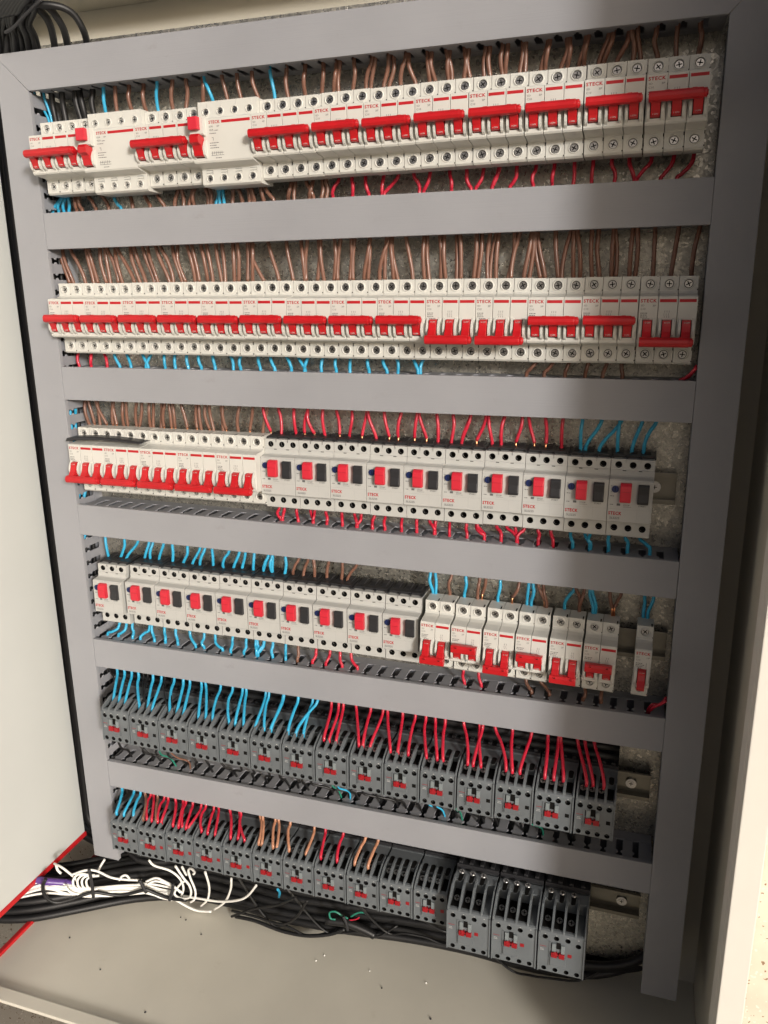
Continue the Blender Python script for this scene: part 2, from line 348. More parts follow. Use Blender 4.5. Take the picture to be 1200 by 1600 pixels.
def residual():
    n = 4; w = 4 * P; off = (w / 2, 40, -22); rt = root('residual_current_breaker'); b = B()
    x0, x1 = .2, w - .2
    prof = [(46, 21), (16, 21), (16, 3), (13, 1.6), (4, .6), (.9, .2), (0, -.9), (0, -45), (1.2, -47), (13, -49.5), (16, -51), (16, -68), (19, -70), (46, -70)]
    b.prism(prof, x0, x1, 0, skip=(1, 10))
    b.panel(x0, x1, 3, 21, 16, [((i + .5) * P + (.6 - i * .4), 10, 3.6) for i in range(4)], 2.2, 1.2)
    b.panel(x0, x1, -68, -51, 16, [((i + .5) * P + (.6 - i * .4), -61.5, 3.6) for i in range(4)], 2.2, 1.2)
    b.prism([(.2, 2), (-5.5, 1), (-6.5, -1), (-6.5, -17), (-5, -18.5), (.2, -19)], 1.2, 17.2, 0)
    for g in (1.4, 14.6): b.prism([(.2, -22), (-2.5, -25), (-5, -30), (-5.4, -34), (-4, -39), (.2, -43)], g, g + 2.4, 0)
    b.box(3.9, 14.5, -.14, .2, -42, -20, 1)
    for i in range(4):
        c = (i + .5) * P + .6
        for z in (-52.5, -55.2): b.box(c - 4, c + 4.2, 15.7, 16.2, z - .55, z + .1, 1)
        b.box(c + 3.9, c + 4.4, 15.7, 16.2, -57, -52.5, 1)
        b.box(c + 1.4, c + 1.8, 15.8, 16.2, 15, 21, 1); b.box(c + 1.4, c + 1.8, 15.8, 16.2, -68, -65.5, 1)
    b.obj('body', ['white', 'hole'], rt, .4, off)
    for i in range(4):
        for z in (10, -61.5):
            s = link('terminal_screw', SCREW, rt, ((i + .5) * P + (.6 - i * .4) - off[0], 16.8 - off[1], z - off[2])); s.scale = (.85, 1, .85); s.rotation_euler = (0, random.random() * 3, 0)
    t = B(); t.box(2.6, 14.0, -12.5, -6, -13.5, 0.2, 0); t.obj('test_button', ['redbtn'], rt, 1.0, off)
    t = B(); t.prism([(.1, -20), (-10, -17.5), (-13, -21), (-12.5, -27), (-7.5, -29.5), (-5.6, -34.5), (-4.8, -40), (.1, -41)], 3.6, 14.3, 0); t.obj('toggle', ['red'], rt, .6, off)
    lettering(rt, 'STECK', 21, -.16, -6.5, 3.3, 13.4, .03, 'redink', off)
    st = B(); st.box(36, 69.5, -.14, .05, -6.4, -3.5, 0); st.obj('red_stripe', ['redink'], rt, 0, off)
    lettering(rt, 'SDR', 21, -.16, -10.3, 1.7, 5, 0, 'ink', off); lettering(rt, '4P', 30, -.16, -10.3, 1.7, 3.4, 0, 'ink', off); lettering(rt, '40A', 21, -.16, -14, 2, 5.4, 0, 'ink', off)
    p = B(); spec_lines(p, 27.5, -14, 1, 7, 2, 3); spec_lines(p, 21, -17, 1, 12, 2, 4); p.box(23.6, 25.6, -.12, .02, -21.2, -20.8, 0); p.box(25.2, 25.6, -.12, .02, -24.2, -20.8, 0)
    spec_lines(p, 21, -27, 3, 12, 2.6, 5)
    for k in range(6): p.box(23 + k * 2.3, 23.4 + k * 2.3, -.12, .02, -39.5 + (k % 2), -35.5, 0)
    p.box(22, 37, -.12, .02, -37.4, -37, 0); p.box(22, 37, -.12, .02, -40, -39.6, 0); spec_lines(p, 27, -43, 1, 7, 2, 6)
    p.obj('specification_print', ['ink'], rt, 0, off)['kind'] = 'stuff'
    return rt
def starter():
    w = 45; off = (w / 2, 45, -22); rt = root('motor_starter'); b = B(); x0, x1 = .5, 44.5
    prof = [(52, 19.5), (14, 19.5), (14, 8.6), (13, 8.2), (13, 3), (11.5, 1.8), (1.6, .6), (0, -.8), (0, -44.4), (.8, -45.2), (12.4, -45.8), (13, -46.4), (13, -63.5), (14.5, -64.6), (52, -64.6)]
    b.prism(prof, x0, x1, 0, skip=(1, 11))
    b.panel(x0, x1, 8.6, 19.5, 14, [(8.2, 13.6, 3.5), (22.6, 13.6, 3.5), (37, 13.6, 3.5)], 6)
    b.panel(x0, x1, -63.5, -46.4, 13, [(8.2, -54.6, 3.6), (22.6, -54.6, 3.6), (37, -54.6, 3.6)], 6)
    for c in (12.5, 28.5): b.box(c, c + 3.8, 12.7, 13.2, 7.2, 8.1, 1)
    for c in (15, 30): b.box(c, c + .35, 13.2, 14.1, 16, 19.6, 1)
    b.box(1, 44, -.08, .1, -31.0, -30.75, 2); b.box(15.2, 43.5, -.1, .1, -29.4, -29.2, 2)
    b.box(30, 30.25, -.08, .1, -44, -31, 2)
    b.obj('body', ['starter', 'hole', 'cont'], rt, .45, off)
    k = B(); k.box(1.5, 43.5, 22, 50, 19.6, 22.6, 0)
    for i in range(4):
        xx = 1.2 + i * 14; k.prism([(17, 19.7), (18, 21.6), (26, 22.5), (50, 24), (50, 19.7)], xx, xx + 2.0, 0)
    for i in range(3): k.prism([(30, 22), (31, 23.2), (38, 24.6), (50, 24.6), (50, 22)], 5 + i * 14, 12 + i * 14, 0)
    k.obj('terminal_cover', ['dark'], rt, .4, off)
    d = B(); d.cyl(7.0, -9.6, 3.7, -1.6, .1, 16, 0); d.box(6.6, 7.4, -1.8, -1.5, -12, -7.4, 1)
    for a in (35, 145, 215, 290):
        pass
    d.obj('current_dial', ['blue', 'hole'], rt, .3, off)
    r_ = B(); r_.prism([(.1, -2.2), (-3.5, -2.6), (-6.2, -5.5), (-6.8, -11), (-6.6, -20.5), (-5.4, -22.6), (.1, -22.8)], 12, 23.2, 0)
    ro = r_.obj('stop_button', ['redbtn'], rt, .9, off)
    g = B(); g.prism([(-3.0, -10.6), (-6.95, -10.8), (-6.95, -11.1), (-3, -11.3)], 12.6, 22.6, 0); g.obj('button_groove', ['contred'], ro, 0, off)
    k = B(); k.prism([(.1, -3.0), (-3.6, -3.4), (-4.8, -5), (-4.0, -13), (-5.2, -21), (-4.4, -23.8), (.1, -24.2)], 29.6, 40.6, 0); k.obj('start_button', ['blackbtn'], rt, .9, off)
    lettering(rt, 'STECK', 1.6, -.16, -37.4, 3.7, 13.4, .035, 'redink', off)
    lettering(rt, 'SLS225', 3.2, -.16, -41.8, 2.3, 10, .012, 'ink', off)
    lettering(rt, 'STOP', 16.2, -.16, -27.2, 1.7, 6.2, .01, 'ink', off); lettering(rt, 'START', 31, -.16, -27.2, 1.7, 7.4, .01, 'ink', off)
    p = B(); spec_lines(p, 2.4, -17.5, 1, 6, 2, 8); spec_lines(p, 2.6, -26.6, 1, 5, 2, 9)
    p.box(9.4, 12.9, -.12, .02, -27.2, -24.8, 0); p.box(16, 24, -.12, .02, -28.4, -28.15, 0)
    for a in (40, 140, 220, 320): 
        c, s_ = math.cos(R(a)), math.sin(R(a)); p.add([(7 + 4.2 * c - .2 * s_, -.13, -9.6 + 4.2 * s_ + .2 * c), (7 + 5.8 * c - .2 * s_, -.13, -9.6 + 5.8 * s_ + .2 * c), (7 + 5.8 * c + .2 * s_, -.13, -9.6 + 5.8 * s_ - .2 * c), (7 + 4.2 * c + .2 * s_, -.13, -9.6 + 4.2 * s_ - .2 * c)], [(0, 1, 2, 3)], 0)
    p.obj('specification_print', ['ink'], rt, 0, off)['kind'] = 'stuff'
    return rt
def contactor(big=False, slider='dark'):
    w = 55 if big else 45; off = (w / 2, 70, -25); rt = root('contactor'); b = B(); x0, x1 = .9, w - .9
    H = 59 if big else 49; nb = 3 if big else 4
    top = 1.0; k = w / 45
    depth0 = 30 if big else 26
    # arc chamber block with two rows of holes
    b.prism([(60, -1.5), (3.0, -1.5), (.6, -2.6), (0, -4.4), (0, -H + 1.5), (.8, -H), (60, -H)], x0, x1, 0, skip=(3,))
    zs = [x for x in ([8.5, 21.5, 34.5, 46.5] if big else [6.2, 16.6, 27, 37.6])]
    zh = -10.2 if not big else -9.5
    mid = -20 if not big else -22
    cells = [(x, (zh if not (big and i == 3) else zh - 4.5), 3.1) for i, x in enumerate(zs)]
    b.panel(x0, x1, -16.5, -4.4, 0, cells, 5)
    b.add([(x0, 0, -16.5), (x1, 0, -16.5), (x1, 0, -H + 8.6), (x0, 0, -H + 8.6)], [(0, 1, 2, 3)], 0)
    b.panel(x0, x1, -H + 1.5, -H + 8.6, 0, [(x, -H + 5, 2.9) for x in zs], 5)
    b.box(x0, x1, 26, 88, -H - 11, -H, 0)                          # lower terminal deck and base
    b.box(x0, x1, 52, 88, -H - 13, 8 if not big else 14, 0)
    b.box(x0 + 1.6, x1 - 1.6, 8, 52, -H - 5, -H, 0)
    c0 = 13.5 * k if not big else 17
    b.prism([(.1, -H + 11), (-1.7, -H + 11.4), (-2.2, -H + 13), (-2.2, -31.5 if not big else -36), (-.8, -30.6 if not big else -34.5), (.1, -30.4 if not big else -34)], c0 - 1.5, c0 + 16, 0)
    for g in (0, 1):
        b.box(c0 - 3.5 + g * 17.5, c0 - 1.5 + g * 17.5, -.9, .1, -H + 10, -14.5, 0) if g == 0 else None
    b.box(x0 + .0, x0 + 1.5, -1.5, .1, -H + 1, -3, 0); b.box(x1 - 1.5, x1, -1.5, .1, -H + 1, -3, 0)
    for z, q in ((zh - 4.2, 0), (-H + 9.4, 1)):
        for x in zs[:-1] if big and not q else zs: b.box(x + 2.6, x + 5.2, -.35, .05, z - .3, z + .3, 0)
    b.obj('body', ['cont', 'hole'], rt, .5, off)
    # fins over the upper terminals
    nf = nb + 1; slope = 14 if big else 7.5; D = 34 if big else 25; ft = 3.0
    last = 9.5 if big else 0
    cw = (x1 - x0 - ft - last) / nb
    fx = [x0 + i * cw for i in range(nf)] + ([x1 - 1.6] if big else [])
    for i, xx in enumerate(fx):
        ww = 1.6 if big and i == nf else (1.8 if i in (0, nf - 1) and not big else ft if not big else 2.4)
        if i == nf - 1 and not big: xx = x1 - 1.8
        f = B(); f.prism([(.8, -3), (1.6, .4), (5, 2.6), (D * .72, slope + .5), (D, slope + 1.2), (D + 8, slope + 1.5), (D + 8, -3)], xx, xx + ww, 0)
        f.obj('terminal_fin', ['cont'], rt, .4, off)
    t = B()
    t.box(x0 + .5, x1 - .5, D + 2, 54, -2, slope, 0)
    for i in range(nb):
        xx = x0 + (i + .5) * cw + ft / 2
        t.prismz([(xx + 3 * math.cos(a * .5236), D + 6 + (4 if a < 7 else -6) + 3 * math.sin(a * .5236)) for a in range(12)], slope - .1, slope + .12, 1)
        t.box(fx[i] + ft, fx[i] + cw, 5.5, D + 2, -1.6, -1.2, 1)  # near-black floor plate stands in for the shade between the fins
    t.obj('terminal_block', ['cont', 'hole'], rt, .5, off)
    for i in range(3):
        xx = x0 + (i + .5) * cw + ft / 2
        s = link('terminal_screw', SCREW, rt, (xx - off[0], 18 - off[1], 1.2 - off[2])); s.rotation_euler = (R(-70), 0, 0)
        if big:
            s2 = link('terminal_screw', SCREW, rt, (xx - off[0], 46 - off[1], slope + 3.2 - off[2])); s2.rotation_euler = (R(-90), 0, 0)
    kb = B(); kb.box(x0, x1, 54.5, 86, 4, 12 if not big else 20, 0)
    for i in range(4): kb.box(x0 + 2 + i * w / 4.1, x0 + 7 + i * w / 4.1, 56, 80, 12 if not big else 20, 15 if not big else 23, 0)
    kb.obj('coil_base', ['dark'], rt, .6, off)
    s = B(); zt = -14.2 if not big else -15.5; zb = -31 if not big else -34
    s.box(c0, c0 + 4.2, -2.2, 0, zt - 12, zt, 0); s.box(c0 + 10.4, c0 + 14.4, -2.2, 0, zt - 12, zt - 1, 0)
    s.box(c0 - 3.2, c0 - .4, -.5, .05, zt - 8.5, zt - .5, 1); s.box(c0 + 4.3, c0 + 10.2, -.5, .05, zt - 8, zt + 1.8, 1); s.box(c0 - 4.2, c0 - 1.6, -.5, .05, zb - 4, zb + 1.5, 1)  # raised dark boxes stand in for the shadow around the sliders
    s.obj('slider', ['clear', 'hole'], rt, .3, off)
    r_ = B()
    r_.box(c0 - .6, c0 + 6.2, -3.4, .1, zb, zb + 6.8, 0); r_.box(c0 + 8.2, c0 + 14.6, -3.4, .1, zb, zb + 6.4, 0); r_.box(c0 + 1.8, c0 + 4.4, -4.0, -3, zb + 2.8, zb + 8.5, 0); r_.box(c0 + 6, c0 + 8.4, -2.2, .1, zb + 2.4, zb + 4.6, 0)
    r_.obj('indicator', ['contred'], rt, .4, off)
    q = B(); qx = w - 9.6 if not big else w - 20
    q.box(qx, qx + 4.6, -.25, .3, zb + 1.8, zb + 6.4, 0); q.obj('indicator_window', ['hole' if slider == 'dark' else 'contred'], rt, 0, off)
    p = B()
    p.box(x0 + 1.8, x0 + 9.5, -.12, .02, zt - 8, zt - 7.4, 0); p.obj('red_print', ['contred'], rt, 0, off)
    p = B()
    r = random.Random(3)
    for j in range(2):
        xx = x0 + 2.6
        while xx < x0 + 6.4: l = .4 + .5 * r.random(); p.box(xx, xx + l, -.12, .02, zt - 11.9 - j * 1.9, zt - 11.1 - j * 1.9, 0); xx += l + .35
    for x in zs: p.box(x - .8, x + .8, -.12, .02, -5.9, -5.2, 0)
    p.obj('white_print', ['whiteink'], rt, 0, off)['kind'] = 'stuff'
    return rt

# ------------------------------------------------------------------ cabinet and setting
def simple(name, b, mats, label, cat, group=None, bevel=0, kind=None, parent=None, loc=None):
    o = b.obj(name, mats, parent, bevel, (0, 0, 0), loc)
    if parent is None: tag(o, label, cat, group, kind)
    return o
g = B(); g.add([(-9000, -9000, -1130), (9000, -9000, -1130), (9000, 9000, -1130), (-9000, 9000, -1130)], [(0, 1, 2, 3)])
simple('ground', g, ['stone'], None, None, kind='structure')
pav = root('stone_paving', (0, 0, -1126)); tag(pav, 'speckled stone paving slabs around and under the open cabinet', 'paving', kind='structure')
sl = B(); sl.box(-298, 298, -298, 298, 0, 26); slm = sl.mesh('slab', ['stone'], 2.5)
for i in range(-3, 5):
    for j in range(-2, 3):
        o = link('slab', slm, pav, (i * 600 + 352 , j * 600 - 520, random.uniform(-1, 1)))

cab = root('cabinet', (360, 100, -1000)); tag(cab, 'open beige sheet steel electrical cabinet that houses all the wiring rows', 'cabinet')
def cabpart(name, b, mats=('beige',), bevel=1.0): return b.obj(name, list(mats), cab, bevel, (360, 100, -1000))
FR = -178                                  # front plane of the cabinet
fl = B(); fl.box(-112, 825.5, FR + 1, 112, -1010, -1000); cabpart('floor_pan', fl, ('floor',))
fl = B(); fl.box(-112, 808, FR - 18, FR, -999, -994); fl.box(-112, 808, FR - 1, FR + .8, -1014, -999.2); cabpart('front_sill', fl, ('floor',), bevel=1.5)
fl = B(); fl.box(-108, 824, FR + 112, 108, -1100, -1012); cabpart('plinth', fl, ('dark',))
bw = B(); bw.box(-700, 831, 112, 116, -1010, 262); cabpart('back_wall', bw)
cl = B(); cl.box(-700, 830.5, 28, 111.98, 252, 256); cabpart('ceiling', cl)  # depth cut short to let sunlight onto the back wall's top strip
rw = B(); rw.box(826, 830.5, FR + .3, 111.5, -1040, 251.5); cabpart('right_wall', rw)
rf = B(); rf.box(809, 831, FR - 18, FR - 0.5, -1040, 256); rf.box(809, 811, FR, FR + 24, -999, 251); cabpart('right_frame', rf, ('frame',), bevel=2.5)
pl = B(); pl.box(-110, -106, -420, 56, -930, 260)
sp = simple('side_panel', pl, ['panel'], 'tall off white sheet panel standing left of the cable ducts', 'panel', bevel=1)
tr = B(); tr.box(-112, -104, -420, 57, -935.5, -927.5); t_ = tr.obj('edge_trim', ['redtrim'], sp, 1.5)
tr = B(); tr.box(-119, -111.6, FR - 10, 100, -1006, -995.5); simple('floor_edge_trim', tr, ['redtrim'], 'red rubber strip along the left edge of the cabinet floor', 'edge trim', bevel=1.5)
mp = B(); mp.box(-38, 797, 56, 59, -940, 202)
plate = simple('mounting_plate', mp, ['galv'], 'spangled galvanised steel mounting plate behind the ducts and wires', 'mounting plate', bevel=.4)

# ducts: cover, back channel and every finger a part
PITCH = 18.8; FT = 1.6
def finger_mesh():
    h = PITCH / 2
    # outline (x along the duct, y depth from the cover) of one finger
    half = [(2, h - .5), (6.5, h - .5), (8, h - 3.0), (13, h - 3.6), (14.2, h - 1.5), (17, h - 1.5), (18.4, h - 3.8), (38, h - 3.8), (39, h)]
    prof = [(x, y) for y, x in half] + [(-x, y) for y, x in reversed(half)]
    return prof
def duct(name, loc, L, H, label, tilt=0, vertical=False, sides=(1,), ins=(0, 0, 0, 0)):
    """runs along local +x from loc, one front edge at z=0, the other at z=-H; an upright duct has x and z swapped.
    ins: how far the cover's corners are cut back (start at z=0, end at z=0, start at -H, end at -H)"""
    rt = root(name, loc, tilt); tag(rt, label, 'cable duct', 'grey slotted cable ducts')
    prof = finger_mesh(); a0, a1, b0, b1 = ins
    def V(b):
        if vertical: b.v = [(z, y, x) for x, y, z in b.v]
        return b
    c = B()
    c.add([(a0, y, 0) for y in (0,)] + [(L - a1, 0, 0), (L - b1, 0, -H), (b0, 0, -H), (a0, 1.8, 0), (L - a1, 1.8, 0), (L - b1, 1.8, -H), (b0, 1.8, -H)],
          [(0, 1, 2, 3), (4, 7, 6, 5), (0, 4, 5, 1), (1, 5, 6, 2), (2, 6, 7, 3), (3, 7, 4, 0)])
    c.box(a0 + .4, L - a1 - .4, 1.85, 6.5, -1.6, -.02); c.box(b0 + .4, L - b1 - .4, 1.85, 6.5, -H + .02, -H + 1.6)
    V(c).obj('cover', ['ductv' if vertical else 'duct'], rt, .6)
    k = B(); i0 = max(a0, b0); i1 = max(a1, b1); k.box(i0 + 1, L - i1 - 1, 54, 55.8, -H + 2, -2)
    for sd in (1, -1):
        z = -1.7 - FT if sd == 1 else -H + 1.7
        k.box(i0 + 1, L - i1 - 1, 39.2, 54, z, z + FT)
        if sd not in sides: k.box(i0 + 1, L - i1 - 1, 2, 39, z, z + FT)
    V(k).obj('back_channel', ['finger'], rt, 0)
    for sd in sides:
        b = B(); z = -1.7 - FT if sd == 1 else -H + 1.7; b.prismz(prof, z, z + FT); V(b); me = b.mesh('finger', ['finger'], .45, seg=1)
        x = i0 + PITCH / 2 + 1
        while x < L - i1 - PITCH / 2: link('finger', me, rt, (0, 0, x) if vertical else (x, 0, 0)); x += PITCH
        x -= PITCH / 2
        if L - i1 - x > 6: q = B(); q.box(x + 3.5, L - i1 - .5, 2, 39, z, z + FT); V(q); q.obj('end_tab', ['finger'], rt, .3)
    return rt
DH = 41.6; DX0, DX1 = .6, 753.4; DL = DX1 - DX0
duct('cable_duct', (-43, 0, 180.2), 837.2, DH, 'top horizontal cable duct, its cover mitred at both ends, above all breaker rows', sides=(-1,), ins=(0, 0, 43.2, 41.2))
for nm, zl, zr, lb, sd in (('2', 4.8, 5.8, 'horizontal cable duct between the first and second breaker rows', (-1,)),
        ('3', -178.2, -180.9, 'horizontal cable duct between the second breaker row and the first motor starters', (1, -1)),
        ('4', -358.6, -368.3, 'horizontal cable duct between the two rows of motor starters', (1,)),
        ('5', -551.9, -551.2, 'horizontal cable duct between the lower motor starters and the upper contactor row', (1,)),
        ('6', -744.1, -740.7, 'lowest horizontal cable duct, between the two contactor rows', (1,))):
    duct('cable_duct', (DX0, 0, zl), DL, DH, lb, math.atan2(zr - zl, DL), sides=sd)
duct('cable_duct', (0, 0, -915.4), 915.4 + 180.2, 43, 'upright cable duct along the left side of all the rows', vertical=True, sides=(1,), ins=(0, 42.2, 0, 0))
duct('cable_duct', (794.6, 0, -927.2), 927.2 + 180.2, 41, 'upright cable duct in the shade along the right side of all the rows', vertical=True, sides=(-1,), ins=(0, 0, 0, 41.6))

# rails
def rail(z, x1, y=46, label=''):
    rt = root('mounting_rail', (20, y, z)); tag(rt, label, 'din rail', 'zinc mounting rails behind the devices'); L = x1 - 20
    b = B()
    b.prism([(0, 17.5), (0, 13.2), (7.5, 12.2), (9.5, 12.2), (9.5, -12.2), (7.5, -12.2), (0, -13.2), (0, -17.5), (1.1, -17.5), (1.1, -14), (8.2, -13.3), (8.4, -13.3), (8.4, 13.3), (8.2, 13.3), (1.1, 14), (1.1, 17.5)], 0, L)
    # front flanges and recessed web
    b = B()
    b.box(0, L, 0, 1.1, 12.6, 17.5); b.box(0, L, 0, 1.1, -17.5, -12.6); b.box(0, L, 1.15, 8.4, 12.6, 13.7); b.box(0, L, 1.15, 8.4, -13.7, -12.6); b.box(0, L, 8.45, 9.5, -13.7, 13.7)
    b.obj('rail_profile', ['rail'], rt, .3)
    for x in (L - 22,):
        s = B(); s.cyl(x, 0, 6.3, 5.2, 8.4, 18, 0); s.cyl(x, 0, 3.6, 4.6, 5.3, 12, 0); s.box(x - 2.4, x + 2.4, 4.5, 4.65, -.5, .5, 1); s.box(x - .5, x + .5, 4.48, 4.6, -2.4, 2.4, 1)
        s.obj('rail_screw', ['steel', 'hole'], rt, .3)
    return rt
rail(66, 742, 38, 'zinc rail hidden behind the first breaker row'); rail(-120, 742, 46, 'zinc rail hidden behind the second breaker row')
rail(-301, 746, 44, 'zinc rail end with its screw, right of the last upper motor starter')
rail(-485, 750, 44, 'zinc rail with a bright lower lip showing beside the lone single pole breaker')
rail(-668, 746, 40, 'zinc rail end with its screw, right of the last upper contactor')
rail(-838, 746, 40, 'zinc rail end with its screw, right of the last large contactor')
